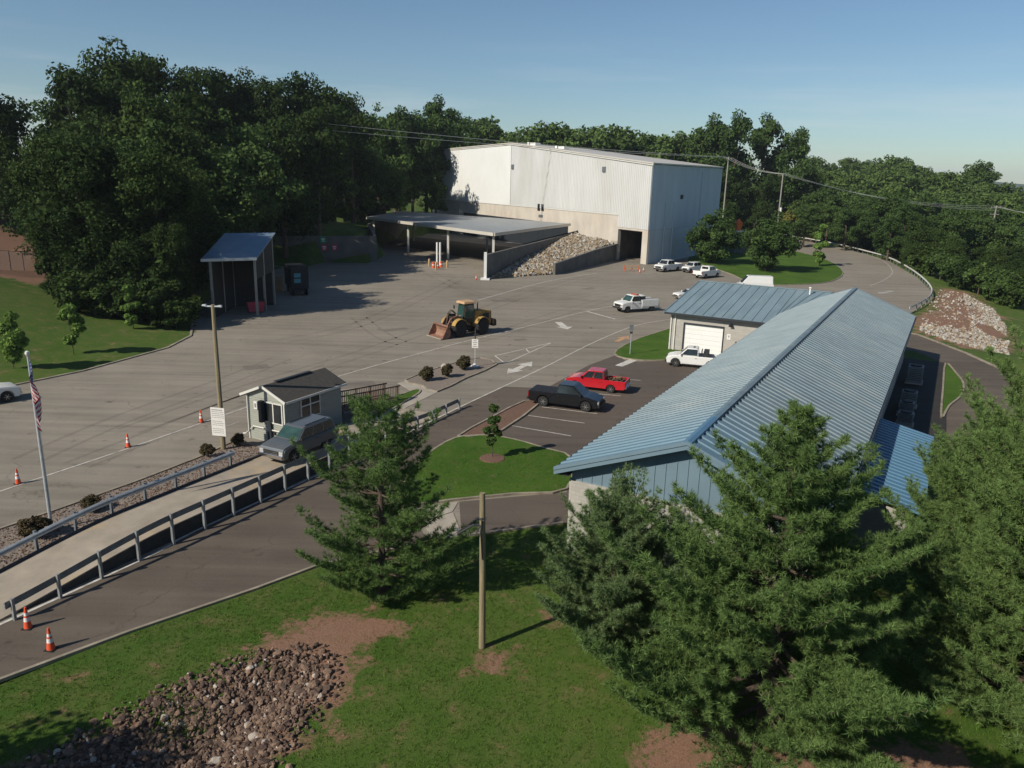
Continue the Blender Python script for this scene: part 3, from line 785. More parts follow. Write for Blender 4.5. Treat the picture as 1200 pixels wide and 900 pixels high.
g = MB(); g.box((wx0 - .04, (wy1 + .3) / 2, we - .13), (.1, wy1 - .3, .2)); g.box((wx0 + .3, (wy1 + .3) / 2, we - .22), (.6, wy1 - .3, .04)); g.build('wing_gutter', MT['trim_dark'], bl)
g = MB()
for a, b in (((wx0, we), (wxr, wr)), ((wx1, we), (wxr, wr))): g.bar((a[0], wy1 + .03, a[1] - .08), (b[0], wy1 + .03, b[1] - .08), .06, .28)
g.build('barge_board', MT['cladding'], bl)
for yy in (y1 - .1, y1 - .55): MB().box((x0 - .07, yy, 2.0), (.13, .13, 4.0)).build('downspout', MT['trim'], bl)
MB().tube([(60.6, -1.6, 5.9), (60.6, -1.6, 6.75)], .09, 8).lathe([(.16, 6.7), (.16, 6.82)], (60.6, -1.6, 0), n=8).build('roof_vent', MT['white'], bl)
d_ = MB()
for k in range(6): d_.box((x0 + .12, (dy0 + dy1) / 2, .26 + k * .505), (.05, dy1 - dy0 - .02, .49))
d_.box((x0 + .14, (dy0 + dy1) / 2, 1.55), (.04, dy1 - dy0 - .01, 3.05))
gd = d_.build('garage_door', MT['door'], bl)
fr = MB()
for yy in (dy0 - .06, dy1 + .06): fr.box((x0 - .01, yy, dz1 / 2), (.08, .12, dz1))
fr.box((x0 - .01, (dy0 + dy1) / 2, dz1 + .08), (.08, dy1 - dy0 + .24, .16)); fr.build('door_frame', MT['trim_dark'], gd)
MB().tube([(x0 - .02, 4.2, 3.5), (x0 - .3, 4.2, 3.55), (x0 - .42, 4.2, 3.4)], [.09, .16, .2], 8).build('wall_lamp', MT['trim_dark'], bl, smooth=True)
MB().box((x0 - .02, 4.35, 2.2), (.03, .4, .6)).box((x0 - .037, 4.35, 2.25), (.01, .12, .2), mi=1).build('notice', [MT['sign'], MT['ink']], bl)
MB().tube([(x0 - .03, 3.55, 1.1), (x0 - .3, 3.55, 1.5), (x0 - .3, 3.55, 1.75), (x0 - .03, 3.55, 1.8)], .04, 6).build('conduit', MT['trim_dark'], bl)

# air conditioning units in the shade behind the office building
def ac_unit(label, al, nn, sx, sy, sz, m):
    p = A0 + Vector((cos(DIRA), sin(DIRA), 0)) * al + Vector((sin(DIRA), -cos(DIRA), 0)) * nn
    t = thing('air_conditioner', label, 'air conditioner', p, DIRA, 'units behind the office building')
    b = MB().box((0, 0, .06), (sx + .2, sy + .2, .12)); b.build('base', MT['concrete'], t)
    b = MB().box((0, 0, .12 + sz / 2), (sx, sy, sz)); b.build('casing', MT[m], t, bevel=.03)
    f = MB().lathe([(.05, 0), (sy * .38, 0), (sy * .4, .08), (sy * .34, .1)], (0, 0, .125 + sz), n=14)
    for k in range(4): f.bar((0, 0, .19 + sz), (sy * .36 * cos(k * pi / 4 + .2), sy * .36 * sin(k * pi / 4 + .2), .19 + sz), .02, .02)
    f.build('fan_grille', MT['dark_steel'], t)
    g = MB()
    for k in range(7): g.box((-sx / 2 - .012, 0, .4 + k * sz * .11), (.02, sy * .85, .04))
    g.build('louvre', MT['dark_steel'], t)
ac_unit('dark grey unit in deep shade, nearest the far end of the blue roof', 50.0, 13.4, 1.6, 1.3, 1.5, 'rail_dark')
ac_unit('grey air conditioning unit, middle one in the shade behind the office', 40.5, 13.4, 1.1, 1.2, 1.2, 'rail_dark')
ac_unit('grey air conditioning unit nearest the pine tops behind the office', 37.5, 13.4, 1.0, 1.1, 1.0, 'rail_dark')
ac_unit('low grey unit at the end of the row beside the lean-to roof', 34.5, 13.5, 1.1, 1.1, .9, 'rail_dark')

# ------------------------------------------------------------------ white transfer hall
K = Vector((28.4, 170.3))
fd, sd = rad(121.2), rad(55.0)
F_ = Vector((cos(fd), sin(fd))); S_ = Vector((cos(sd), sin(sd)))
def wp(t, s, z): p = K + F_ * t + S_ * s; return (p.x, p.y, z)
hall = thing('transfer_hall', 'huge white metal clad hall on a concrete base, drive-through opening at its right corner', 'building')
TL, SL, TP = 108.0, 40.0, 58.2
def top(t): return 20.9 + (26.1 - 20.9) * t / TP if t <= TP else 26.1 - (t - TP) * .026
def ribbed(mb, t0, t1, z0f, z1f, s, rw, rh, face='front', off=0):
    """upright ribbed sheet on the front (t varies) or the right side (s varies)"""
    n = int(round((t1 - t0) / s)); N = Vector((-F_.y, F_.x)) if face == 'front' else Vector((S_.y, -S_.x))
    ts = []
    for k in range(n):
        a = t0 + k * s; ts += [(a, 0), (a + .05, rh), (a + rw, rh), (a + rw + .05, 0)]
    ts.append((t1, 0))
    for i in range(len(ts) - 1):
        q = []
        for (a, h) in (ts[i], ts[i + 1]):
            p = K + (F_ * a if face == 'front' else S_ * a) + N * (h + off)
            q.append((p, z0f(a), z1f(a)))
        (p, a0, a1), (p2, b0, b1) = q
        vs = [(p.x, p.y, a0), (p2.x, p2.y, b0), (p2.x, p2.y, b1), (p.x, p.y, a1)]
        mb.add(vs if face != 'front' else vs[::-1], [(0, 1, 2, 3)])
    return mb
TUN0, TUN1 = 1.9, 10.3
zb = lambda t: 7.35 if t < TUN1 + .25 else 10.0
ribbed(MB(), 0, 10.55, lambda t: 7.35, top, .62, .2, .09, off=.05).build('ribbed_cladding', MT['ribbed_panel'], hall)
ribbed(MB(), 10.55, TP, lambda t: 10.0, top, .62, .2, .09, off=.05).build('ribbed_cladding', MT['ribbed_panel'], hall)
ribbed(MB(), TP, TL, lambda t: 10.0, top, 2.0, .12, .03, off=.14).build('smooth_cladding', MT['white_panel'], hall)
ribbed(MB(), 0, SL, lambda t: 7.35, lambda s: 20.9, .7, .2, .06, 'side', .05).build('side_cladding', MT['side_panel'], hall)
pt = MB(); ribbed(pt, 13.5, 43, lambda t: 10.3, lambda t: 14.6, .62, .2, .09, off=.07); pt.build('replaced_panels', MT['ribbed_panel'], hall)
N_ = Vector((F_.y, -F_.x))                                   # into the building
def wbox(mb, t0, t1, z0, z1, d0, d1, mi=0):
    q = [K + F_ * t0 - N_ * -d0, K + F_ * t1 - N_ * -d0, K + F_ * t1 - N_ * -d1, K + F_ * t0 - N_ * -d1]
    mb.hull8([(p.x, p.y, z0) for p in q], [(p.x, p.y, z1) for p in q], mi); return mb
b = MB()
wbox(b, TUN1, TL, -.2, 9.98, 0, .8); wbox(b, .05, TUN0, -.2, 7.34, 0, .5); wbox(b, TUN0, TUN1, 6.9, 7.34, 0, .6)
b.build('concrete_base', MT['warm_concrete'], hall)
b = MB()                                                     # tunnel lining, parallel to the side wall
def sbox(mb, t0, t1, s0, s1, z0, z1):
    q = [wp(t0, s0, 0), wp(t1, s0, 0), wp(t1, s1, 0), wp(t0, s1, 0)]
    mb.hull8([(p[0], p[1], z0) for p in q], [(p[0], p[1], z1) for p in q]); return mb
sbox(b, TUN1, TUN1 + .5, .9, 36, -.1, 7.0); sbox(b, TUN0 - .6, TUN0, 1.4, 36, -.1, 7.0); sbox(b, TUN0, TUN1, .7, 36, 6.6, 6.9); sbox(b, TUN0, TUN1, 35.5, 36, -.1, 6.6)
q = [wp(TUN0, -.3, 0), wp(TUN1, -.3, 0), wp(TUN1, 35.4, 0), wp(TUN0, 35.4, 0)]
struct('tunnel_floor', MB().sheet([p[:2] for p in q], .006), MT['lot'])
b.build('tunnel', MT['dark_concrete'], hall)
b = MB(); a = K; c = K + S_ * SL; n2 = Vector((-S_.y, S_.x)) * .5
b.hull8([(a.x + S_.x * .6, a.y + S_.y * .6, -.5), (c.x, c.y, -2), (c.x + n2.x, c.y + n2.y, -2), (a.x + n2.x + S_.x * .6, a.y + n2.y + S_.y * .6, -.5)],
        [(a.x + S_.x * .6, a.y + S_.y * .6, 7.33), (c.x, c.y, 7.33), (c.x + n2.x, c.y + n2.y, 7.33), (a.x + n2.x + S_.x * .6, a.y + n2.y + S_.y * .6, 7.33)])
b.build('side_base', MT['side_panel'], hall)
r = MB()
ov = .5
def rp(t, s, dz=0): return wp(t, s, top(max(0, min(TL, t))) + .12 + dz)
r.hull8([rp(-ov, -ov), rp(-ov, SL), rp(TP, SL), rp(TP, -ov)], [rp(-ov, -ov, .28), rp(-ov, SL, .28), rp(TP, SL, .28), rp(TP, -ov, .28)])
r.hull8([rp(TP, -ov), rp(TP, SL), rp(TL + ov, SL), rp(TL + ov, -ov)], [rp(TP, -ov, .28), rp(TP, SL, .28), rp(TL + ov, SL, .28), rp(TL + ov, -ov, .28)])
r.build('roof', MT['white_roof'], hall)
b = MB()                                                     # back and left walls
q = [wp(0, SL, -2), wp(TL, SL, 0), wp(TL, SL - .4, 0), wp(0, SL - .4, -2)]
b.hull8(q, [(p[0], p[1], 20.8) for p in q]); q = [wp(TL - .5, 1, 0), wp(TL, 1, 0), wp(TL, SL - .5, 0), wp(TL - .5, SL - .5, 0)]
b.hull8(q, [(p[0], p[1], 24.4) for p in q]); b.build('rear_wall', MT['white_panel'], hall)
b = MB()
wbox(b, 0, TP, 0, 0, 0, 0)
b = MB()
for t0, t1 in ((-.4, TP), (TP, TL)):
    for (ta, tb) in ((t0, t1),):
        p, q = wp(ta, -.28, top(max(ta, 0)) + .05), wp(tb, -.28, top(tb) + .05); b.bar(p, q, .12, .5)
b.build('rake_trim', MT['trim'], hall)
for t, s, w in ((50, 3.5, 2.6), (38, 5.0, 2.6)):           # rooftop units
    v = MB(); p = wp(t, s, top(t) + .4); v.box((p[0], p[1], p[2] + .2), (w, 1.6, .9), fd); v.box((p[0] - 1.5, p[1] + 2.4, p[2] + .3), (.8, .9, 1.1), fd)
    v.build('roof_vent', MT['white'], hall)
for t, z, w, h in ((56.5, 19.6, 1.2, 1.2), (16, 19.2, 1.1, 1.2)):
    v = MB(); wbox(v, t, t + w, z, z + h, -.3, .1); lv = v.build('wall_louvre', MT['rail_dark'], hall)
v = MB(); p = K + S_ * 16 - Vector((-S_.y, S_.x)) * .16; v.box((p.x, p.y, 14.2), (1.2, .2, .9), sd); v.build('wall_louvre', MT['dark_steel'], hall)
for s in (7.5, 12.0, 27):
    v = MB(); p = K + S_ * s - Vector((-S_.y, S_.x)) * .2; v.box((p.x, p.y, 10 if s > 20 else 6.5), (.2, .25, 20 if s > 20 else 13), sd)
    v.build('downspout', MT['side_panel'], hall)
for t in (41.2, 43.0):
    v = MB(); wbox(v, t, t + 1.1, 9.3, 11.0, -.16, .05); v.build('window', MT['glass_window'], hall)
v = MB(); wbox(v, 41.6, 43.6, 7.6, 8.3, -.06, .02); v.build('wall_sign', MT['rail_dark'], hall)
v = MB(); wbox(v, 33, 108, 9.9, 10.12, -.12, .02); wbox(v, 10.6, 33, 9.9, 10.12, -.12, .02); v.build('base_flashing', MT['trim'], hall)
v = MB(); wbox(v, TUN1 - .1, TUN1 + .5, -.1, 3.9, -1.4, -.9); wbox(v, TUN1 - 1.7, TUN1 + .7, 3.9, 4.25, -1.4, -.9); v.build('gate_post', MT['concrete'], hall)

# tipping canopy beside the hall
cp = thing('flat_canopy', 'large flat grey metal canopy roof on white posts beside the white hall', 'canopy')
CZ = 7.0
c0 = at(579, 274, CZ).xy; c1 = at(668, 262.5, CZ).xy; c2 = at(497, 247, CZ).xy; c3 = at(430, 254.5, CZ).xy
c2 = c1 + (c3 - c0); c2 = at(470, 247.5, CZ).xy
q = [c0, c1, c2, c3]
MB().hull8([(p.x, p.y, CZ - .1) for p in q], [(p.x, p.y, CZ + .12) for p in q]).build('roof', MT['canopy_roof'], cp)
f = MB()
for a, b in ((c0, c3), (c0, c1)):
    d = (b - a).normalized(); nn = Vector((d.y, -d.x)) * (.12 if a is c0 and b is c1 else -.12)
    f.bar((a.x + nn.x, a.y + nn.y, CZ - .12), (b.x + nn.x, b.y + nn.y, CZ - .12), .18, .62)
f.build('fascia', MT['white_roof'], cp)
for u, v in ((.02, .03), (.34, .05), (.66, .05), (.98, .05), (.34, .5), (.66, .5), (.98, .5)):
    p = c0 + (c3 - c0) * u + (c1 - c0) * v
    MB().box((p.x, p.y, 3.4), (.45, .45, 6.9)).build('post', MT['trim'], cp)
bm_ = MB()
for u in (.02, .34, .66, .98):
    a = c0 + (c3 - c0) * u; b = c1 + (c2 - c1) * u; bm_.bar((a.x, a.y, CZ - .4), (b.x, b.y, CZ - .4), .3, .5)
bm_.build('roof_beam', MT['dark_steel'], cp)

for k in range(5):                                   # dark panels for hall bays, joined up to paint the canopy's shade
    v = MB(); wbox(v, 30 + k * 11.2, 41.12 + k * 11.2, 0, 6.6, -.06, .3); v.build('bay_shade_panel', MT['trim_dark'], hall)
MT['canopy_shade'] = asphalt('shade_dark_floor', .06)
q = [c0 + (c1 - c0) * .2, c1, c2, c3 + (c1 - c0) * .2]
struct('canopy_shade_sheet', MB().sheet([(p.x, p.y) for p in q], .008), MT['canopy_shade'])  # darkened sheet: shade below the canopy put into the floor colour
# retaining walls and the rubble bank between them
def wall(label, pts, hs, w, mat, cat='retaining wall', name='retaining_wall', zb=-.3):
    L_, R_ = strip([Vector(p) for p in pts], w); m = MB()
    for i in range(len(pts) - 1):
        a = [R_[i], R_[i + 1], L_[i + 1], L_[i]]; h = [hs[i], hs[i + 1], hs[i + 1], hs[i]]
        m.hull8([(p.x, p.y, zb) for p in a], [(p.x, p.y, hh) for p, hh in zip(a, h)])
    return tag(m.build(name, MT[mat]), label, cat)
W1 = at(568, 327).xy; W2 = c1 + Vector((1.2, .6))
V1 = at(649, 322).xy; V2 = Vector((22.4, 177.6))
wl_ = W1 + (W2 - W1) * .97
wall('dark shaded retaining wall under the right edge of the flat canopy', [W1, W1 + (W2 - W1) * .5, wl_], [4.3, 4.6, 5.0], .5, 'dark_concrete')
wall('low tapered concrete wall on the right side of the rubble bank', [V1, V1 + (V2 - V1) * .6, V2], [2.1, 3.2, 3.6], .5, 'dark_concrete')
tag(MB().box((W1.x + .1, W1.y - .6, 2.4), (.5, .5, 4.8)).box((W1.x + .1, W1.y - .6, .1), (1.6, 1.6, .3)).build('gate_post', MT['white']), 'white square post at the near end of the shaded canopy wall', 'post')
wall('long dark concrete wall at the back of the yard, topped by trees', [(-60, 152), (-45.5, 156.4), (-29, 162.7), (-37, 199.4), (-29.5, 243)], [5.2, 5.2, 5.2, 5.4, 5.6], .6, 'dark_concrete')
def stones(name, n, place, size, mats, kind='stuff', seed=1, p3=(.5, .4, .1)):
    """many broken stones in one mesh: dented low polyhedra"""
    rg = np.random.default_rng(seed); bmx = bmesh.new(); bmesh.ops.create_icosphere(bmx, subdivisions=1, radius=1)
    v0 = np.array([v.co[:] for v in bmx.verts]); f0 = np.array([[v.index for v in f.verts] for f in bmx.faces]); bmx.free()
    out, mi = [], []
    for _ in range(n):
        p = place(rg); s = size[0] * (size[1] / size[0]) ** rg.random() * np.array([1, rg.uniform(.6, 1), rg.uniform(.45, .8)])
        v = v0 * (1 + rg.uniform(-.28, .28, (len(v0), 1))) * s
        A = rg.normal(size=(3, 3)); Q, _r_ = np.linalg.qr(A); v = v @ Q.T + p
        out.append(v[f0].reshape(-1, 3)); mi.append(np.full(len(f0), rg.choice(len(mats), p=[.6, .4] if len(mats) == 2 else list(p3))))
    return tag(link(name, np_mesh(name, np.concatenate(out), 3, mats, np.concatenate(mi))), kind=kind)
bk0, bk1 = W1 + Vector((.9, .8)), V1 + Vector((-.5, .3))
bk2, bk3 = V2 + Vector((-.8, .2)), wl_ + Vector((.9, -.3))
def bank_pt(u, v):
    a = bk0.lerp(bk1, u); b = bk3.lerp(bk2, u); p = a.lerp(b, v)
    z = 4.9 * v ** .85 * (1 - .25 * u) + .5 * sin(u * 7 + v * 9) * .4 * v
    return p.x, p.y, z
mb = MB(); n = 14
for i in range(n):
    for j in range(n):
        mb.add([bank_pt(i / n, j / n), bank_pt((i + 1) / n, j / n), bank_pt((i + 1) / n, (j + 1) / n), bank_pt(i / n, (j + 1) / n)], [(0, 1, 2, 3)])
struct('rubble_slope', mb, MT['brown_dirt'])
def place_bank(rg):
    u, v = rg.random(), rg.random()
    p = bank_pt(u, v); return np.array([p[0], p[1], p[2] + rg.uniform(-.1, .25)])
stones('riprap', 5200, place_bank, (.10, .48), [MT['riprap'], MT['riprap_pale']], seed=3)
RIP = [(57.5, 108.8), (64, 120), (72, 132.5), (78.5, 144), (82.6, 143.4), (80.7, 130.8), (74, 116), (66.1, 102.4), (56.9, 87.6), (53.4, 90.0), (52.2, 98.7)]
BARE = [(63.5, 103), (67, 112), (70, 113), (67.5, 104.5), (64.5, 100)]
def place_rip(rg):
    while True:
        x, y = rg.uniform(52, 83), rg.uniform(87, 145)
        if inside(RIP, np.array([x]), np.array([y]))[0] and not inside(BARE, np.array([x]), np.array([y]))[0] and rg.random() < (1 if y < 104 or x > .52 * y + 8 else .10):
            return np.array([x, y, gz(x, y) + rg.uniform(-.06, .06)])
stones('riprap_apron', 4200, place_rip, (.06, .32), [MT['riprap_pale'], MT['riprap']], seed=4)
# ------------------------------------------------------------------ truck scale, rails, booth
U0 = at(0, 728).xy; UD = Vector((cos(rad(63.0)), sin(rad(63.0)))); UN = Vector((-UD.y, UD.x))
def up_(u, l): return U0 + UD * u + UN * l
def deck_z(u): return .03 + .75 * float(sstep(-1.5, 8.5, u)) * float(1 - sstep(24, 31, u))
sc = thing('truck_scale', 'raised concrete weighbridge deck with dark steel sides between two guardrails', 'weighbridge')
us = [-14, -6, -1.5] + [i * .75 for i in range(0, 45)]
d = MB(); sds = {-.03: MB(), 3.53: MB()}
for a, b in zip(us[:-1], us[1:]):
    p = [up_(a, 0), up_(b, 0), up_(b, 3.5), up_(a, 3.5)]; za, zb_ = deck_z(a), deck_z(b)
    d.hull8([(p[0].x, p[0].y, -.1), (p[1].x, p[1].y, -.1), (p[2].x, p[2].y, -.1), (p[3].x, p[3].y, -.1)],
            [(p[0].x, p[0].y, za), (p[1].x, p[1].y, zb_), (p[2].x, p[2].y, zb_), (p[3].x, p[3].y, za)])
    if za > .12 and zb_ > .12:
        for l in (-.03, 3.53):
            A, B = up_(a, l), up_(b, l)
            if l > 3: sds[l].bar((A.x, A.y, za + .04), (B.x, B.y, zb_ + .04), .16, .10)
            sds[l].bar((A.x, A.y, za / 2 - .02), (B.x, B.y, zb_ / 2 - .02), .05, (za + zb_) / 2)
d.build('deck', MT['deck'], sc); [q_.build('side_beam', MT['dark_steel'], sc) for q_ in sds.values()]
def guardrail(label, f, u0, u1, step, hz, gz_, face, mat='galv', post='galv', name='guardrail', ph=.07):
    """f(u)->ground xy, hz(u)->rail top, gz_(u)->post foot; face=+1/-1 side of the W-beam"""
    t = thing(name, label, 'guardrail'); m = MB(); n = max(2, int((u1 - u0) / .95))
    prof = [(0, -.31), (.075, -.25), (.075, -.20), (0, -.155), (.075, -.11), (.075, -.06), (0, 0), (-.012, 0), (-.012, -.31)]
    rings = []
    for i in range(n + 1):
        u = u0 + (u1 - u0) * i / n; p = f(u); e = .05
        dd = (f(min(u + e, u1)) - f(max(u - e, u0))).normalized(); nn = Vector((-dd.y, dd.x)) * face
        rings.append([(p.x + nn.x * (a + .09), p.y + nn.y * (a + .09), hz(u) + b) for a, b in prof])
    k = len(prof)
    for i in range(n):
        m.add(rings[i] + rings[i + 1], [(j, (j + 1) % k, k + (j + 1) % k, k + j) for j in range(k)])
    m.add(rings[0], [tuple(range(k))]); m.add(rings[-1], [tuple(range(k))])
    m.build('rail', MT[mat], t)
    c = int(round((u1 - u0) / step))
    for i in range(c + 1):
        u = u0 + .25 + (u1 - u0 - .5) * i / c; p = f(u); dd = (f(min(u + .05, u1)) - f(max(u - .05, u0))).normalized()
        h = hz(u) + ph; z0 = gz_(u)
        MB().box((p.x, p.y, (h + z0) / 2), (.11, .14, h - z0), math.atan2(dd.y, dd.x)).build('post', MT[post], t)
    return t
guardrail('near steel guardrail on posts along the front edge of the scale deck', lambda u: up_(u, -.42), .1, 35.5, 1.95, lambda u: deck_z(u) + .80, lambda u: -.05, 1, 'rail_dark', 'post_steel')
guardrail('far guardrail with bright top edge between scale deck and gravel bed', lambda u: up_(u, 3.95), -14, 16.2, 1.95, lambda u: deck_z(u) + .82, lambda u: 0, -1, 'galv', 'rail_dark')
GL = smooth_line([Vector(p) for p in P2([(880, 271), (905, 275), (928, 279.5), (955, 284), (985, 290), (1015, 297.5), (1040, 305), (1060, 315), (1075, 325), (1087, 336), (1092, 345), (1089, 353), (1078, 361), (1066, 367)])], 6)
gl_s = [0]
for a, b in zip(GL[:-1], GL[1:]): gl_s.append(gl_s[-1] + (b - a).length)
def gl(u):
    i = 0
    while i < len(gl_s) - 2 and gl_s[i + 1] < u: i += 1
    return GL[i].lerp(GL[i + 1], (u - gl_s[i]) / (gl_s[i + 1] - gl_s[i]))
guardrail('long curved guardrail round the outside of the road bend above the riprap', gl, 0, gl_s[-1], 3.8, lambda u: .95, lambda u: -.4, -1, 'trim', 'rail_dark', ph=-.03)

BO, BD = at(336, 523).xy, rad(61.7)
bt = thing('scale_house', 'small pale green scale house with dark shingle gable roof beside the weighbridge', 'booth', (BO.x, BO.y, 0), BD)
BL, BW, BE, BR = 5.6, 3.4, 3.12, 3.95
m = MB()
m.box((BL / 2, BW / 2, .95), (BL, BW, 1.9))
for k in range(int(1.2 / .15) + 1):                       # lap siding as thin stepped courses
    pass
m.box((BL / 2, BW / 2, 2.5), (BL - .02, BW - .02, 1.25))
m.add([(0, 0, BE), (0, BW, BE), (0, BW / 2, BR - .05), (BL, 0, BE), (BL, BW, BE), (BL, BW / 2, BR - .05)], [(0, 1, 2), (5, 4, 3), (0, 2, 5, 3), (1, 4, 5, 2)])
w = m.build('wall', MT['siding'], bt)
lap = MB()
for k in range(20):
    z = .18 + k * .15
    lap.box((-.012, BW / 2, z), (.03, BW + .02, .03)); lap.box((BL / 2, -.012, z), (BL + .02, .03, .03))
lap.build('siding_lap', MT['siding'], w)
def gable_roof(x0, x1, y0, y1, ze, zr, th, mat, name='roof', par=bt):
    m = MB(); yc = (y0 + y1) / 2
    for ya in (y0, y1):
        m.hull8([(x0, ya, ze - th), (x1, ya, ze - th), (x1, yc, zr - th), (x0, yc, zr - th)], [(x0, ya, ze), (x1, ya, ze), (x1, yc, zr), (x0, yc, zr)])
    return m.build(name, mat, par)
gable_roof(-.25, BL + .35, -.3, BW + .45, BE + .02, BR + .05, .10, MT['shingle'])
MB().bar((1.0, BW / 2 + .07, BR + .09), (4.4, BW / 2 + .07, BR + .09), .28, .05).build('ridge_vent', MT['trim_dark'], bt)
t = MB()
for ya, s_ in ((-.3, 1), (BW + .45, -1)):
    t.bar((-.27, ya, BE - .03), (-.27, BW / 2 + .075, BR), .05, .17)
t.bar((-.2, -.33, BE - .04), (BL + .3, -.33, BE - .04), .05, .15); t.bar((-.2, BW + .48, BE - .04), (BL + .3, BW + .48, BE - .04), .05, .13)
t.box((-.02, .05, 1.55), (.06, .1, 3.1)); t.box((-.03, BW - .05, 1.6), (.08, .09, 3.2))
t.build('trim', MT['trim'], bt)
MB().tube([(-.09, BW - .05, 3.1), (-.09, BW - .05, .55), (-.12, BW + .25, .3), (-.12, BW + .5, .25)], .055, 6).build('downspout', MT['trim'], bt)
t = MB(); t.tube([(-.09, .02, .95), (-.09, BW - .5, .95), (-.11, BW - .25, .7)], .05, 6); t.build('downspout', MT['trim'], bt)
def window(par, axis, a0, a1, z0, z1, mull, off=.02, rail=None, inset=.03):
    f, g = MB(), MB()
    def bx(mb, a, z, wa, wz, dep, oo):
        if axis == 'x': mb.box((-oo, a, z), (dep, wa, wz))
        else: mb.box((a, -oo, z), (wa, dep, wz))
    bx(g, (a0 + a1) / 2, (z0 + z1) / 2, a1 - a0, z1 - z0, .03, .034)
    for a in [a0, a1] + list(mull): bx(f, a, (z0 + z1) / 2, .09, z1 - z0 + .09, .06, .05)
    for z in [z0, z1] + ([rail] if rail else []): bx(f, (a0 + a1) / 2, z, a1 - a0, .09, .055, .051)
    fr = f.build('window', MT['trim'], par); g.build('pane', MT['glass_window'], fr)
window(bt, 'x', .22, 1.86, 1.45, 2.85, [1.02])
window(bt, 'y', 1.45, 3.3, 1.5, 2.95, [2.35], rail=2.4)
MB().box((-.04, 2.65, 2.45), (.04, .3, .55)).box((-.065, 2.65, 2.45), (.012, .16, .3), mi=1).build('notice', [MT['sign'], MT['ink']], bt)
m = MB(); m.box((-.12, 1.35, .75), (.16, .34, 1.5)); m.box((-.25, 1.9, 2.2), (.3, .28, 1.5)); m.build('intercom', MT['trim_dark'], bt)
MB().bar((1.9, -.05, 2.98), (1.9, -.3, 3.02), .1, .1).build('wall_lamp', MT['trim_dark'], bt)
# ramp with railings behind the scale house
rp_ = thing('access_ramp', 'wooden access ramp with brown baluster railings behind the scale house', 'ramp', (BO.x, BO.y, 0), BD)
R0, R1 = BL + .05, BL + 7.6
def rz(x): return .95 - .80 * (x - R0) / (R1 - R0)
m = MB(); y0, y1 = .35, 1.75
m.hull8([(R0, y0, rz(R0) - .12), (R1, y0, rz(R1) - .12), (R1, y1, rz(R1) - .12), (R0, y1, rz(R0) - .12)], [(R0, y0, rz(R0)), (R1, y0, rz(R1)), (R1, y1, rz(R1)), (R0, y1, rz(R0))])
for k in range(5):
    x = R0 + .2 + k * 1.75
    for y in (y0 + .05, y1 - .05): m.box((x, y, rz(x) / 2 - .05), (.12, .12, rz(x)))
m.build('ramp_deck', MT['brown_rail'], rp_)
for y in (y0 + .03, y1 - .03):
    m = MB()
    for dz in (.12, 1.05): m.bar((R0, y, rz(R0) + dz), (R1, y, rz(R1) + dz), .06, .09)
    k = 0; x = R0 + .1
    while x < R1:
        m.bar((x, y, rz(x) + (0 if k % 8 == 0 else .12)), (x, y, rz(x) + (1.12 if k % 8 == 0 else 1.05)), *((.10, .10) if k % 8 == 0 else (.04, .04))); x += .22; k += 1
    m.build('railing', MT['brown_rail'], rp_)

# ------------------------------------------------------------------ poles, flag, signs, cones
p = at(60.7, 621).xy
fp = thing('flagpole', 'tall slim metal flagpole standing in the gravel bed', 'flagpole', (p.x, p.y, 0))
MB().tube([(0, 0, 0), (0, 0, 4.5), (0, 0, 9.1)], [.085, .075, .045], 10).build('pole', MT['galv'], fp, smooth=True)
MB().lathe([(.01, 9.05), (.09, 9.12), (.11, 9.2), (.09, 9.28), (.01, 9.33)], n=10).build('ball', MT['sign'], fp, smooth=True)
MB().lathe([(.2, 0), (.18, .08), (.1, .14)], n=10).build('base_collar', MT['galv'], fp)
MB().tube([(.1, 0, 1.2), (.11, .0, 5), (.08, 0, 8.9)], .012, 4).build('halyard', MT['trim'], fp)
fl = MB(); nu, nv = 40, 26
FD = Vector((.72, -.69, 0)); FN = Vector((.69, .72, 0))
def fpt(u, v, off=0):
    fold = .13 * sin(u * 10 + v * 2.0) * min(1, u * 2.5) + .06 * sin(u * 23 - v * 3)* u
    h = .05 + u * .62 * (.75 + .25 * v) + .03 * sin(v * 6)
    z = 9.0 - v * 1.45 - u * 2.0 - .15 * u * u
    q = FD * h + FN * (fold + off); return (q.x + .03, q.y, z)
for i in range(nu):
    for j in range(nv):
        u0, u1, v0, v1 = i / nu, (i + 1) / nu, j / nv, (j + 1) / nv
        mi = 2 if (u0 < .4 and j < 14) else (0 if (j // 2) % 2 == 0 else 1)
        if mi == 2 and i % 3 == 1 and j % 3 == 1: mi = 1
        fl.add([fpt(u0, v0), fpt(u1, v0), fpt(u1, v1), fpt(u0, v1)], [(0, 1, 2, 3)], mi)
tag(fl.build('flag', [MT['flag_red'], MT['flag_white'], MT['flag_blue']], loc=(p.x, p.y, 0), smooth=True), 'limp stars and stripes flag drooping along the flagpole', 'flag')

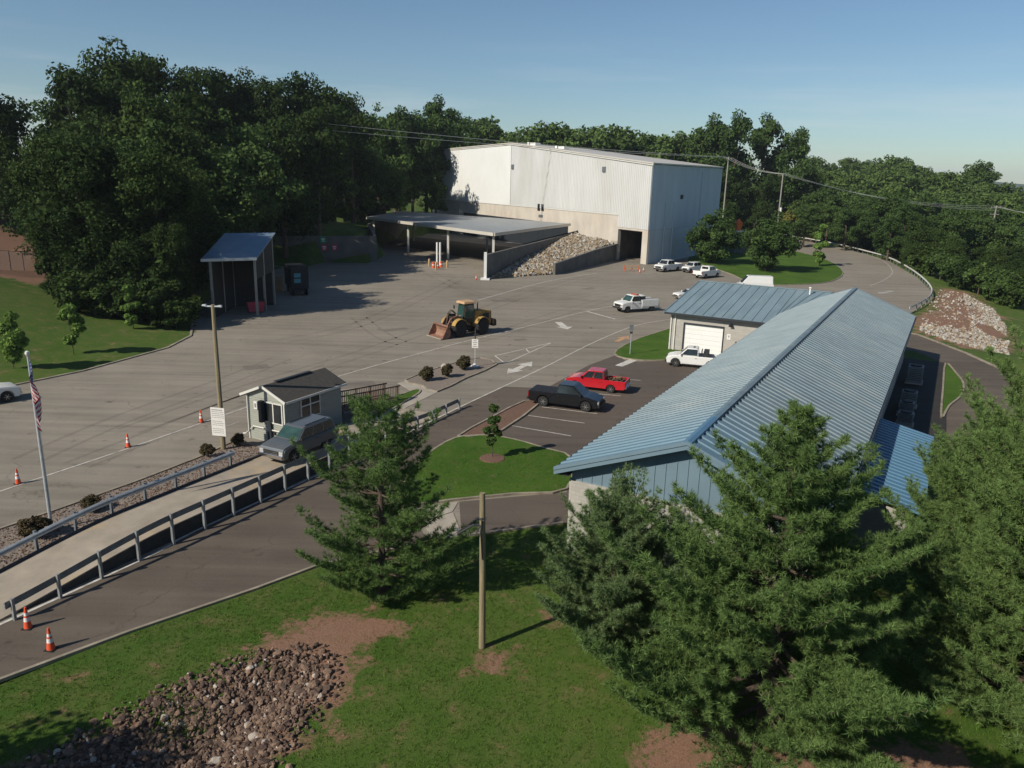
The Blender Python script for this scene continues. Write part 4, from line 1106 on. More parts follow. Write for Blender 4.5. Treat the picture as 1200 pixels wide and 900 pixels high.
p = at(262, 527).xy; ph = vert(248, 357, p.x, p.y)
lp = thing('light_pole', 'tall weathered timber pole with a cross bar of floodlights left of the scale house', 'light pole', (p.x, p.y, 0))
MB().tube([(0, 0, -.1), (0, 0, ph * .5), (0, 0, ph)], [.17, .145, .115], 10).build('pole', MT['wood_pole'], lp, smooth=True)
MB().bar((-.5, .1, ph - .12), (.55, -.12, ph - .08), .08, .08).build('cross_bar', MT['galv'], lp)
for x, y in ((-.55, .1), (.5, -.1)):
    MB().hull8([(x - .16, y - .1, ph - .10), (x + .1, y - .1, ph - .13), (x + .1, y + .12, ph - .13), (x - .16, y + .12, ph - .10)],
               [(x - .14, y - .08, ph - .02), (x + .08, y - .08, ph), (x + .08, y + .1, ph), (x - .14, y + .1, ph - .02)]).build('floodlight', MT['galv'], lp)
sg = thing('notice_board', 'tall white notice board of small print on the timber light pole', 'sign', (p.x, p.y, 0), rad(-12))
zb0, zb1 = vert(258, 510, p.x, p.y), vert(258, 477, p.x, p.y)
MB().box((-.1, -.2, (zb0 + zb1) / 2), (1.0, .04, zb1 - zb0)).build('board', MT['sign'], sg)
tx = MB(); nl = 13
for k in range(nl):
    z = zb1 - .15 - k * (zb1 - zb0 - .25) / nl
    if k in (5, 9): continue
    x = -.1 - .42
    while x < .26:
        wd = rnd.uniform(.06, .17); tx.box((x + wd / 2, -.224, z), (wd, .006, .035 if k else .06)); x += wd + .035
tx.build('lettering', MT['ink'], sg)
p = at(565, 758).xy
up = thing('timber_pole', 'short bare timber pole standing alone in the foreground grass', 'pole', (p.x, p.y, gz(p.x, p.y)))
MB().tube([(0, 0, -.1), (-.03, 0, 3), (-.09, .02, 6.55)], [.135, .125, .105], 12).build('pole', MT['wood_pole'], up, smooth=True)
m = MB(); m.tube([(-.12, -.02, 5.25), (-.4, -.05, 5.28), (-1.0, -.15, 4.95)], .045, 6); m.tube([(-.12, -.1, 5.3), (-.3, -.14, 4.95), (-.5, -.14, 4.9), (-.55, -.1, 5.1)], .025, 6)
m.tube([(-.08, -.13, 5.6), (-.12, -.15, 5.0), (-.08, -.13, 4.4), (-.05, -.13, 3.9)], .03, 6); m.tube([(-.17, -.1, 5.55), (-.0, -.15, 5.5)], .04, 6)
m.build('cable_bracket', MT['dark_steel'], up)
def post_sign(name, label, px_, h, bw, bh, facing, mat, lines=4, disc=False, thick=.07, base=None):
    p = at(*px_).xy; t = thing(name, label, 'sign', (p.x, p.y, base or gz(p.x, p.y) + .03), rad(facing))
    MB().box((0, 0, h / 2), (thick, thick, h)).build('post', MT['galv'], t)
    MB().box((0, -.06, h - bh / 2), (bw, .03, bh)).build('board', MT[mat], t)
    tx = MB()
    for k in range(lines): tx.box((0, -.078, h - bh * (k + .8) / (lines + .6)), (bw * (.7 if k % 2 else .5), .006, bh * .35 / lines))
    if lines: tx.build('lettering', MT['ink'], t)
    return t
s1 = post_sign('post_sign', 'white sign on a pale post at the tip of the gravel island', (556.5, 430), 2.75, .62, .85, -10, 'sign', 4)
MB().box((0, 0, 3.3), (.1, .1, 1.1)).build('post', MT['dark_steel'], s1)
MB().lathe([(.42, 0), (.4, .12), (.2, .2), (.12, .35)], n=10).build('base', MT['sign'], s1)
s2 = post_sign('post_sign', 'dark road sign seen on a thin post at the grass corner before the garage wing', (738, 416), 3.25, .42, .62, 0, 'rail_dark', 0)
MB().box((0, -.06, 2.42), (.3, .03, .22)).build('plate', MT['dark_steel'], s2)
s3 = post_sign('post_sign', 'small white sign on a stake on the grass behind the parked white trucks', (805, 305), 1.9, .75, .6, 35, 'sign', 0, base=.1)

cn = None
def cone(label, px_, z=0.0, world=None, s=1.0):
    global cn
    p = Vector(world) if world else at(*px_, z).xy
    if cn is None:
        cn = thing('traffic_cone', label, 'cone', (p.x, p.y, z), 0, 'orange traffic cones')
        MB().box((0, 0, .02), (.38, .38, .04)).build('base', MT['black_plastic'], cn, bevel=.01)
        MB().lathe([(.155, .04), (.118, .33)], n=14).build('cone_body', MT['cone'], cn, smooth=True)
        MB().lathe([(.119, .33), (.097, .5)], n=14).build('collar', MT['flag_white'], cn, smooth=True)
        MB().lathe([(.096, .5), (.085, .58)], n=14).build('cone_body', MT['cone'], cn, smooth=True)
        MB().lathe([(.086, .58), (.071, .70)], n=14).build('collar', MT['flag_white'], cn, smooth=True)
        MB().lathe([(.070, .70), (.04, .93), (.02, .94)], n=14).build('cone_body', MT['cone'], cn, smooth=True)
        return cn
    return dup(cn, (p.x, p.y, z), rnd.uniform(0, 1.5), label)
cone('orange cone on the exit lane just below the end of the near guardrail', (33, 736))
cone('orange cone on the exit lane, second below the guardrail end, nearer the grass kerb', (60, 761))
cone('orange cone on the left lane line, nearest the left edge of the photo', (21.5, 567))
cone('orange cone on the left lane line, halfway between flagpole and light pole', (150.5, 524))
cone('orange cone on the left lane line just left of the notice board', (236, 495))
cone('orange cone near the white post at the foot of the rubble bank', (558, 328))
cone('orange cone beside the right pillar of the drive-through opening', (754, 318))
cone('orange cone touching the front of the first parked white truck', (749.5, 320))
# barrels and bollards round the canopy posts
def barrel(label, px_):
    p = at(*px_).xy; t = thing('traffic_barrel', label, 'barrel', (p.x, p.y, 0), 0, 'orange barrels under the canopy')
    MB().lathe([(.33, 0), (.33, .1), (.28, .12), (.27, .5)], n=14).build('drum', MT['barrel'], t, smooth=True)
    MB().lathe([(.272, .5), (.265, .72)], n=14).build('band', MT['flag_white'], t, smooth=True)
    MB().lathe([(.264, .72), (.25, 1.1), (.1, 1.15)], n=14).build('drum', MT['barrel'], t, smooth=True)
barrel('orange barrel in front of the white canopy post', (508, 314)); barrel('orange barrel right of the white canopy post', (513, 314.5))
barrel('orange barrel at the canopy edge left of the bollard', (517, 313))
for lab, px_ in (('tan bollard left of the orange barrels', (503, 312)), ('tan bollard in front of the orange barrels', (511, 316)), ('tan bollard right of the orange barrels', (524, 314))):
    p = at(*px_).xy; tag(MB().lathe([(.2, -.1), (.2, 1.35), (.12, 1.5)], n=10).build('bollard', MT['bollard_tan'], loc=(p.x, p.y, 0), smooth=True), lab, 'bollard', 'bollards under the canopy')
for lab, px_ in (('white upright pipe beside the orange barrels, left one', (512.2, 311)), ('white upright pipe beside the orange barrels, right one', (515.8, 311))):
    p = at(*px_).xy; tag(MB().tube([(0, 0, -.1), (0, 0, 4.6)], .2, 10).build('standpipe', MT['white'], loc=(p.x, p.y, 0), smooth=True), lab, 'pipe', 'white pipes under the canopy')
# barricade by the drive-through
p = at(741, 318).xy; t = thing('barricade', 'faded orange and white folding barricade before the drive-through opening', 'barricade', (p.x, p.y, 0), rad(10))
for x in (-1.7, -.2, 1.3): MB().bar((x, -.3, 0), (x, 0, 1.25), .08, .08).bar((x, .3, 0), (x, 0, 1.25), .08, .08).build('leg', MT['barrel'], t)
for z in (.55, 1.05): MB().box((-.2, 0, z), (3.4, .05, .16)).build('rail', MT['bollard_tan'], t)
# signs on the back wall
for lab, px_, mt in (('green square sign on the dark back wall', (378, 280), 'sign_green'), ('red sign on the dark back wall, directly below the green one', (379, 289), 'sign_red'), ('red sign on the dark back wall, right of the other red one', (391, 289), 'sign_red')):
    base = at(px_[0], 306).xy; z = vert(px_[0], px_[1], base.x, base.y); dn = Vector((base.x, base.y)).normalized()
    t = thing('wall_sign', lab, 'sign', (base.x, base.y, z), rad(22))
    # hung on the wall face: slide along the sight line until the wall plane
    a, b = Vector((-45.5, 156.4)), Vector((-29, 162.7)); e = b - a; nrm = Vector((e.y, -e.x)).normalized(); q = Vector((base.x, base.y))
    q = q + nrm * (.36 - (q - a).dot(nrm)); t.location = (q.x, q.y, z)
    MB().box((0, 0, 0), (1.15, .05, 1.25)).build('board', MT[mt], t)
    MB().box((0, -.035, .15), (.7, .02, .28)).box((0, -.035, -.25), (.5, .02, .2)).build('lettering', MT['sign'], t)

# open shed at the left of the yard
p0, p1, p2 = at(251, 373).xy, at(302, 370).xy, at(322, 357).xy
p3 = p0 + (p2 - p1)
sh = thing('open_shed', 'open timber shed on tall posts with a sloping blue grey metal roof', 'shed')
zf, zbk = 7.3, 9.7
e0 = (p1 - p0).normalized() * .45; e1 = (p2 - p1).normalized() * .6
a, b, c, d4 = p0 - e0 * 1.9 - e1, p1 + e0 - e1, p2 + e0 + e1, p3 - e0 * 1.9 + e1
MB().hull8([(a.x, a.y, zf - .12), (b.x, b.y, zf - .12), (c.x, c.y, zbk - .12), (d4.x, d4.y, zbk - .12)], [(a.x, a.y, zf), (b.x, b.y, zf), (c.x, c.y, zbk), (d4.x, d4.y, zbk)]).build('roof', MT['shed_roof'], sh)
MB().bar((a.x, a.y, zf - .1), (b.x, b.y, zf - .1), .12, .34).build('fascia', MT['galv'], sh)
mid = p1.lerp(p2, .45)
for q, h in ((p0, zf), (p1, zf), (mid, 8.3), (p2, zbk), (p3, zbk), (p0.lerp(p3, .5), 8.4)): MB().box((q.x, q.y, h / 2 - .1), (.26, .26, h - .1)).build('post', MT['grey_wood'], sh)
m = MB(); n = (p2 - p1).normalized()
for s0, s1 in ((p3, p2), (p0, p3)):
    dd = s1 - s0; L_, R_ = strip([s0, s1], .12); hh = (zbk - .3, zbk - .3) if s0 is p3 else (zf - .3, zbk - .3)
    qd = [R_[0], R_[1], L_[1], L_[0]]; m.hull8([(v.x, v.y, -.1) for v in qd], [(qd[0].x, qd[0].y, hh[0]), (qd[1].x, qd[1].y, hh[1]), (qd[2].x, qd[2].y, hh[1]), (qd[3].x, qd[3].y, hh[0])])
L_, R_ = strip([p1, p2], .1); qd = [R_[0], R_[1], L_[1], L_[0]]
m.hull8([(v.x, v.y, z) for v, z in zip(qd, (4.6, 4.6, 4.6, 4.6))], [(qd[0].x, qd[0].y, zf - .2), (qd[1].x, qd[1].y, zbk - .4), (qd[2].x, qd[2].y, zbk - .4), (qd[3].x, qd[3].y, zf - .2)])
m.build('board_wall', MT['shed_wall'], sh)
q = p0.lerp(p2, .45); t = thing('red_bin', 'dull red bin in the shade between the open shed posts', 'bin', (q.x + 1.7, q.y - .2, 0), .5)
MB().hull8([(-.9, -.6, .15), (.9, -.6, .15), (.9, .6, .15), (-.9, .6, .15)], [(-1.1, -.8, 1.5), (1.1, -.8, 1.5), (1.1, .8, 1.5), (-1.1, .8, 1.5)]).build('body', MT['sign_red'], t)
MB().box((0, 0, 1.54), (2.3, 1.7, .08)).build('lid', MT['black_plastic'], t)
for x in (-.8, .8): MB().lathe([(.15, -.06), (.15, .06)], (x, -.45, .15), 'Y', 8).build('wheel', MT['tyre'], t)
# dark hopper truck body parked beside the shed
p = at(330, 346).xy; t = thing('refuse_trailer', 'tall black refuse trailer with two pale teal panels on its rear beside the shed', 'trailer', (p.x + 1.6, p.y + 2.6, 0), rad(-66))
MB().hull8([(-3.2, -1.25, 1.0), (3.0, -1.25, 1.0), (3.0, 1.25, 1.0), (-3.2, 1.25, 1.0)], [(-3.2, -1.25, 4.1), (3.2, -1.25, 4.3), (3.2, 1.25, 4.3), (-3.2, 1.25, 4.1)]).build('body', MT['black_plastic'], t, bevel=.05)
m = MB()
for k in range(8):
    for s in (-1, 1): m.box((-2.9 + k * .8, s * 1.28, 2.5), (.1, .08, 2.9))
m.build('side_rib', MT['dark_steel'], t)
for z in (3.05, 2.25): MB().box((3.16, -.35, z), (.08, .95, .6)).build('rear_panel', MT['teal'], t)
MB().box((0, 0, .8), (6.3, .9, .3)).build('chassis', MT['dark_steel'], t)
for x in (-2.2, 1.4, 2.4):
    for s in (-1, 1):
        w_ = MB().lathe([(.3, -.16), (.5, -.15), (.52, 0), (.5, .15), (.3, .16)], (x, s * 1.0, .52), 'Y', 14).build('wheel', MT['tyre'], t)
        MB().lathe([(.1, -.165), (.3, -.163), (.3, .163), (.1, .165)], (x, s * 1.0, .52), 'Y', 12).build('rim', MT['rim_dark'], w_)
# pale pallets and clutter behind the shed
p = at(322, 345).xy; t = thing('pallet_stack', 'leaning pale broken pallets between the shed and the black trailer', 'pallets', (p.x - .3, p.y + 3.2, 0), .5)
for k in range(6):
    m = MB()
    for j in range(5): m.bar((-.6 + j * .3, k * .16, .1), (-.55 + j * .3, k * .16 + .5, 1.9 + .2 * (k % 3)), .10, .03)
    m.bar((-.7, k * .16 + .1, .5), (.8, k * .16 + .1, .55), .08, .06); m.bar((-.7, k * .16 + .4, 1.6), (.8, k * .16 + .4, 1.65), .08, .06)
    m.build('pallet', MT['bollard_tan'], t)

# chain link fence and pipe clutter at the left edge
F0, F1 = at(-30, 363).xy, at(48, 350).xy
ft = thing('chain_link_fence', 'chain link fence with thin posts at the top of the left lawn', 'fence')
n = 5; m = MB()
def fz(q): return gz(q.x, q.y)
for k in range(n + 1):
    q = F0.lerp(F1, k / n); MB().tube([(q.x, q.y, fz(q) - .1), (q.x, q.y, fz(q) + 2.5)], .05, 6).build('post', MT['dark_steel'], ft)
seg = (F1 - F0).length; c = int(seg / .28)
for k in range(c):
    for s in (0, 1):
        q0 = F0.lerp(F1, k / c); q1 = F0.lerp(F1, min(1, (k + 7) / c))
        if k + 7 > c: continue
        z0, z1 = (0.05, 2.4) if s else (2.4, .05); m.bar((q0.x, q0.y, fz(q0) + z0), (q1.x, q1.y, fz(q1) + z1), .014, .014)
m.build('wire_mesh', MT['rail_dark'], ft)
m = MB().bar((F0.x, F0.y, fz(F0) + 2.45), (F1.x, F1.y, fz(F1) + 2.45), .05, .05); m.build('top_rail', MT['dark_steel'], ft)
p = at(34, 340).xy; t = thing('pipe_heap', 'heap of dull rusty red pipes behind the chain link fence', 'pipes', (p.x, p.y, gz(p.x, p.y)), .3)
for k, (dy, dz) in enumerate(((0, .15), (.32, .15), (.64, .15), (.16, .43), (.48, .43))):
    MB().tube([(-2.2 + .2 * k, dy, dz), (2.2 + .15 * k, dy + .1, dz)], .15, 8).build('pipe', MT['rust'], t)

# bin with an orange hopper and timber wall behind the far lawn
p = at(862, 297).xy; t = thing('steel_bin', 'grey green steel bin with pale lid among the far lawn trees', 'bin', (p.x, p.y, -.1), rad(15))
MB().hull8([(-1.4, -1.2, 0), (1.4, -1.2, 0), (1.4, 1.2, 0), (-1.4, 1.2, 0)], [(-1.5, -1.3, 5.6), (1.5, -1.3, 5.6), (1.5, 1.3, 5.6), (-1.5, 1.3, 5.6)]).build('body', MT['dark_green_bin'], t)
MB().box((.2, 0, 5.75), (3.3, 2.8, .3)).build('lid', MT['sign'], t)
m = MB()
for k in range(4): m.box((-1.2 + k * .8, -1.33, 2.8), (.12, .14, 5.5))
m.build('rib', MT['dark_green_bin'], t)
o_ = thing('orange_hopper', 'bright orange hopper standing on top of the steel bin', 'hopper', (p.x, p.y, 5.8), rad(15))
MB().hull8([(-.4, -.5, 0), (.5, -.5, 0), (.5, .5, 0), (-.4, .5, 0)], [(-.75, -.8, 1.9), (.8, -.8, 1.9), (.8, .8, 1.9), (-.75, .8, 1.9)]).build('body', MT['orange_box'], o_)
MB().hull8([(-.75, -.8, 1.9), (.8, -.8, 1.9), (.8, .8, 1.9), (-.75, .8, 1.9)], [(-.1, -.1, 2.9), (.2, -.1, 2.9), (.2, .1, 2.9), (-.1, .1, 2.9)]).build('cap', MT['orange_box'], o_)
p = at(876, 297).xy; t = thing('timber_wall', 'brown plank wall with a grey beam on top beside the steel bin', 'wall', (p.x, p.y, -.1), rad(-14))
m = MB()
for k in range(9): m.box((-1.5 + k * .36, 0, 2.0), (.33, .2, 4.0 + .1 * (k % 2)))
m.build('planks', MT['timber'], t); MB().bar((-2.2, -.1, 4.4), (1.4, -.1, 4.0), .4, .3).build('beam', MT['concrete'], t)

# utility poles and wires
def utility_pole(label, x, y, h, rz_, arms=1, box=False, zb=None):
    z0 = gz(x, y) if zb is None else zb
    t = thing('utility_pole', label, 'utility pole', (x, y, z0), rz_)
    MB().tube([(0, 0, -.3), (0, 0, h * .5), (0, 0, h)], [.24, .2, .16], 8).build('pole', MT['grey_wood'], t, smooth=True)
    for k in range(arms):
        z = h - .5 - k * 1.9; MB().box((0, .18, z), (2.6, .12, .14)).build('cross_arm', MT['grey_wood'], t)
        for x_ in (-1.15, -.4, .4, 1.15): MB().lathe([(.05, 0), (.09, .1), (.05, .26)], (x_, .18, z + .07), n=6).build('insulator', MT['rail_dark'], t)
    if box: MB().lathe([(.3, 0), (.3, 1.0), (.22, 1.08)], (.35, -.2, h * .5), n=10).build('transformer', MT['sign'], t, smooth=True)
    return Vector((x, y, z0 + h - .2))
def pole_px(px_b, px_t, D):
    d = ray(*px_b); k = D / math.hypot(d[0], d[1]); x, y = d[0] * k, d[1] * k
    zt = vert(px_t[0], px_t[1], x, y); zb = min(gz(x, y), vert(px_b[0], px_b[1], x, y) - .5)
    return x, y, zt, zb
x, y, zt, zb = pole_px((913, 247), (917, 203), 232); T1 = utility_pole('pale utility pole with a cross arm and white canister behind the far lawn', x, y, zt - zb, .2, 1, True, zb)
x, y, zt, zb = pole_px((849, 235), (848, 184), 238); T0 = utility_pole('utility pole just right of the white hall, wires at roof height', x, y, zt - zb, .4, 1, False, zb)
x, y, zt, zb = pole_px((1159, 290), (1167, 241), 265); T2 = utility_pole('double armed utility pole above the far trees at the right edge', x, y, zt - zb, -.2, 2, True, zb)
x, y, zt, zb = pole_px((1139, 262), (1143, 240), 300); T3 = utility_pole('distant utility pole left of the double armed one', x, y, zt - zb, -.1, 1, False, zb)
def wire(label, a, b, sag, r=.05):
    pts = []
    for k in range(25):
        t = k / 24; p = Vector(a).lerp(Vector(b), t); p.z -= sag * 4 * t * (1 - t); pts.append(p)
    return tag(MB().tube(pts, r, 5).build('power_line', MT['wire'], smooth=True), label, 'power line')
def far_pt(px_, D):
    d = ray(*px_); k = D / math.hypot(d[0], d[1]); return Vector((d[0] * k, d[1] * k, CAM_H + d[2] * k))
LW = far_pt((285, 134), 178); LW2 = far_pt((284, 143), 178)
PM = far_pt((499, 141), 205)
wire('upper power line from the left wood over the hall to its corner pole', LW, T0 + Vector((-.6, 0, .2)), .9, .05)
wire('lower power line from the left wood over the hall to its corner pole', LW2, T0 + Vector((.6, 0, .1)), .9, .04)
for k, (dx, dz) in enumerate(((-.9, .1), (0, .1), (.9, .1))):
    w_ = ('rear', 'middle', 'front')[k]
    wire(f'{w_} power line between the hall corner pole and the canister pole', T0 + Vector((dx, 0, dz)), T1 + Vector((dx, 0, dz)), 1.0, .03)
    wire(f'{w_} power line from the canister pole toward the double armed pole', T1 + Vector((dx, 0, dz)), T2 + Vector((dx, 0, dz - .6 * k)), 2.2, .032)
    wire(f'{w_} power line leaving the double armed pole to the right', T2 + Vector((dx, 0, dz)), far_pt((1260, 249 + 2 * k), 240), 1.0, .032)
# ------------------------------------------------------------------ vehicles
WHEELS = {}
def wheel_meshes(r, w, rim):
    k = (r, w, rim)
    if k not in WHEELS:
        t = MB().lathe([(r * .60, -w / 2), (r * .93, -w / 2), (r, -w * .36), (r, w * .36), (r * .93, w / 2), (r * .60, w / 2)], (0, 0, 0), 'Y', 22).mesh('tyre', MT['tyre'], smooth=True)
        m = MB().lathe([(.02, -w * .30), (r * .60, -w * .40), (r * .62, -w * .52), (r * .62, w * .52), (r * .60, w * .40), (.02, w * .30)], (0, 0, 0), 'Y', 18)
        for s in (-1, 1):
            for a in range(6):
                t_ = a * pi / 3; m.bar((r * .12 * cos(t_), s * w * .40, r * .12 * sin(t_)), (r * .56 * cos(t_), s * w * .44, r * .56 * sin(t_)), r * .16, .03)
            m.lathe([(r * .16, -.02), (r * .14, .02)], (0, s * w * .44, 0), 'Y', 8)
        WHEELS[k] = (t, m.mesh('rim', MT[rim]))
    return WHEELS[k]
def vehicle(name, label, cat, loc, heading, L=5.6, W=1.95, wb=3.55, fo=.95, g=.36, hood=1.10, belt=1.20, roof=1.86, cowl=None, cabr=None, ws=.75, rs=.25,
            bed=True, rail=1.22, r=.39, paint='car_white', cover=None, windows=2, rim='rim', chrome='chrome', glass='glass', wsg=None, nose=.10, hoodf=None, group=None, z=0., body='pickup'):
    """x forward; origin on the ground under the middle"""
    t = thing(name, label, cat, (loc[0], loc[1], z), heading, group)
    xf, xr = L / 2, -L / 2; xw1 = xf - fo; xw0 = xw1 - wb
    cowl = xf - 1.55 if cowl is None else cowl
    cabr = cowl - 1.9 if cabr is None else cabr
    hf = hood - .06 if hoodf is None else hoodf
    Ra = r * 1.22
    def under(arch):
        p = [(xr, g + .22), (xr + .12, g + .05)]
        for xw in (xw0, xw1):
            if arch:
                a0 = math.acos(max(-1, min(1, (g - r) / Ra))) if abs(g - r) < Ra else pi / 2
                a0 = math.asin((g - r) / Ra)
                p += [(xw + Ra * cos(pi - a0 - (pi - 2 * a0) * k / 9), r + Ra * sin(pi - a0 - (pi - 2 * a0) * k / 9)) for k in range(10)]
        return p + [(xf - .15, g), (xf, g + .12)]
    nosep = [(xf + .02, .70), (xf + .015, hood - .40), (xf - .03, hood - .24), (xf - nose * .9, hood - .13), (xf - nose * 2.6, hood - .06), (cowl + .45, hood + .02), (cowl, hood + .07)]
    if bed:
        b0 = cabr - .02
        full = nosep + [(cowl - .15, belt), (b0, belt), (b0 - .06, rail), (xr + .02, rail), (xr, rail - .05)]
        fl = .82
        dip = nosep + [(cowl - .15, belt), (b0, belt), (b0 - .001, fl), (xr + .10, fl), (xr + .10, rail), (xr + .02, rail), (xr, rail - .05)]
    else:
        full = dip = nosep + [(cowl - .15, belt), (cabr, belt), (xr + .05, belt - .02), (xr, belt - .12)]
    hw = W / 2; m = MB()
    for s in (-1, 1):
        m.extr_y(under(True) + full, s * (hw - .07), s * hw) if s > 0 else m.extr_y(under(True) + full, -hw, -(hw - .07))
        a, b = sorted((s * (hw - .07), s * (hw - .30))); m.extr_y(under(True) + dip, a, b)
    m.extr_y(under(False) + dip, -(hw - .30), hw - .30)
    me = m.mesh('body', [MT[paint], MT['bedliner']])
    bm = bmesh.new(); bm.from_mesh(me)
    ed = [e for e in bm.edges if all(abs(abs(v.co.y) - hw) < 1e-4 for v in e.verts) and len(e.link_faces) == 2 and e.calc_face_angle(0) > .3]
    bmesh.ops.bevel(bm, geom=ed, offset=.085, segments=3, affect='EDGES', clamp_overlap=True)
    for f in bm.faces:
        c = f.calc_center_median()
        if bed and f.normal.z > .5 and .7 < c.z < .9 and c.x < cabr: f.material_index = 1
    bm.to_mesh(me); bm.free()
    me.polygons.foreach_set('use_smooth', [True] * len(me.polygons)); me.set_sharp_from_angle(angle=rad(30))
    bo = link('body', me, t)
    # greenhouse
    wb_, wt = hw - .05, hw - .19
    x0, x1 = cabr, cowl; zt = roof; zb = belt - .03
    bot = [(x0, -wb_, zb), (x1, -wb_, zb), (x1, wb_, zb), (x0, wb_, zb)]
    top_ = [(x0 + rs, -wt, zt), (x1 - ws, -wt, zt), (x1 - ws, wt, zt), (x0 + rs, wt, zt)]
    MB().hull8(bot, top_).build('cab', MT[paint], t, bevel=.06, seg=3, smooth=True, sharp=40)
    Bv, Tv = [Vector(p) for p in bot], [Vector(p) for p in top_]
    def pane(a, b, c, d, u0, u1, v0, v1, nm):
        gm_ = wsg if (wsg and nm == 'windshield') else glass
        """a,b bottom; d,c top corners"""
        q = lambda u, v: a.lerp(b, u).lerp(d.lerp(c, u), v)
        pts = [q(u0, v0), q(u1, v0), q(u1, v1), q(u0, v1)]
        n = (pts[1] - pts[0]).cross(pts[3] - pts[0]).normalized(); o_ = n * .014
        ctr = sum(pts, Vector()) / 4; cm = Vector(((x0 + x1) / 2, 0, (zb + zt) / 2))
        if (ctr - cm).dot(n) < 0: o_ = -o_
        MB().hull8([p - o_ * .6 for p in pts], [p + o_ * .5 for p in pts]).build(nm, MT[gm_], t)
    pane(Bv[1], Bv[2], Tv[2], Tv[1], .05, .95, .10, .92, 'windshield')
    pane(Bv[3], Bv[0], Tv[0], Tv[3], .12, .88, .30, .85, 'rear_window')
    for (a, b, c, d) in ((Bv[0], Bv[1], Tv[1], Tv[0]), (Bv[2], Bv[3], Tv[3], Tv[2])):
        rev = a is Bv[2]; e = [.05]
        n_ = windows; lim = [(.05 + i * (.90 / n_), .05 + (i + 1) * (.90 / n_) - .03) for i in range(n_)]
        for u0, u1 in lim:
            if rev: u0, u1 = 1 - u1, 1 - u0
            pane(a, b, c, d, u0, u1, .12, .89, 'side_window')
    # doors with handles, proud of the side
    nd_ = max(1, min(2, windows)); dw = (x1 - .15 - x0 - .1) / nd_
    if body != 'van':
        for s in (-1, 1):
            for k in range(nd_):
                xa = x0 + .08 + k * dw
                dm = MB().extr_y([(xa, g + .2), (xa + dw - .05, g + .2), (xa + dw - .05, belt - .09), (xa, belt - .09)], s * hw - .003, s * hw + .007)
                do = dm.build('door', MT[paint], t)
                MB().box((xa + .15, s * (hw + .02), belt - .2), (.16, .03, .035)).build('handle', MT['black_plastic'], do)
    for s in (-1, 1):
        MB().box((x1 - .22, s * (hw + .10), belt + .10), (.10, .2, .2)).build('side_mirror', MT['black_plastic' if paint != 'car_white' else paint], t, bevel=.02)
        MB().box((xf - .04, s * (hw - .21), hood - .38), (.17, .32, .24)).build('headlight', MT['lamp_clear'], t, bevel=.02)
        MB().box((xr + .02, s * (hw - .07), (rail if bed else belt) - .28), (.07, .14, .40)).build('tail_light', MT['lamp_red'], t)
    gm = MB().box((xf + .005, 0, hood - .45), (.08, W - .80, .34))
    for k in range(3): gm.box((xf + .05, 0, hood - .34 - k * .11), (.03, W - .9, .028), mi=1)
    gm.build('grille', [MT['black_plastic'], MT[chrome]], t)
    MB().box((xf + .04, 0, g + .20), (.18, W * .97, .24)).build('front_bumper', MT[chrome], t, bevel=.03)
    MB().box((xr - .05, 0, g + .22), (.16, W * .95, .20)).build('rear_bumper', MT[chrome], t, bevel=.03)
    MB().box((xr - .135, 0, g + .24), (.012, .34, .14)).build('number_plate', MT['sign'], t)
    ty, ri = wheel_meshes(r, .26, rim)
    for xw in (xw0, xw1):
        for s in (-1, 1):
            w_ = link('wheel', ty, t, (xw, s * (hw - .16), r)); link('rim', ri, w_)
    ax = MB()
    for xw in (xw0, xw1): ax.bar((xw, -hw + .2, r), (xw, hw - .2, r), .1, .1)
    ax.box((0, 0, g + .05), (L * .8, W * .5, .1)); ax.build('chassis', MT['black_plastic'], t)
    if cover == 'tonneau': MB().box(((cabr + xr) / 2 + .02, 0, rail + .015), (cabr - xr - .12, W - .12, .05)).build('bed_cover', MT['tonneau'], t, bevel=.02)
    if cover == 'cargo':
        c = MB()
        for k in range(26):
            c.bar((rnd.uniform(xr + .3, cabr - .3), rnd.uniform(-.7, .7), .85 + rnd.uniform(0, .3)), (rnd.uniform(xr + .3, cabr - .3), rnd.uniform(-.7, .7), .95 + rnd.uniform(0, .38)), .08, .06)
        tag(c.build('brush_load', MT['cargo_brown'], t), 'brown brush and debris in the open bed')
    return t
def by_wheel(px_, wheel, side, hd, L, W, wb, fo, z=0.):
    p = at(px_[0], px_[1], z).xy; d = Vector((cos(hd), sin(hd))); n = Vector((-d.y, d.x))
    x = L / 2 - fo - (0 if wheel == 'front' else wb); y = (W / 2 - .16) * (1 if side == 'left' else -1)
    return p - d * x - n * y
H = rad
kw = dict(L=5.85, W=2.0, wb=3.57, fo=1.0)
a, b = at(636, 476).xy, at(680.6, 481).xy
hb = rad(-21)
vehicle('pickup_truck', 'black pickup truck with soft bed cover parked nose right across the stalls', 'pickup truck', by_wheel((636.5, 476), 'rear', 'right', hb, **kw), hb, **kw, r=.43, paint='car_black', cover='tonneau', windows=1, cabr=-.62, cowl=1.70, hood=1.18, belt=1.25, roof=1.98, ws=.85, rs=.2, chrome='black_plastic', nose=.2)
kw = dict(L=5.35, W=1.82, wb=3.2, fo=.88)
hr_ = rad(160)
vehicle('pickup_truck', 'bright red pickup truck with brown debris in its bed', 'pickup truck', by_wheel((715.5, 460.5), 'rear', 'left', hr_, **kw), hr_, **kw, r=.36, paint='car_red', cover='cargo', windows=2, cabr=-.80, cowl=1.42, hood=1.08, belt=1.12, roof=1.80, ws=.72, rs=.14, nose=.18, rail=1.13)
kw = dict(L=5.6, W=1.98, wb=3.4, fo=.95)
hw_ = rad(163)
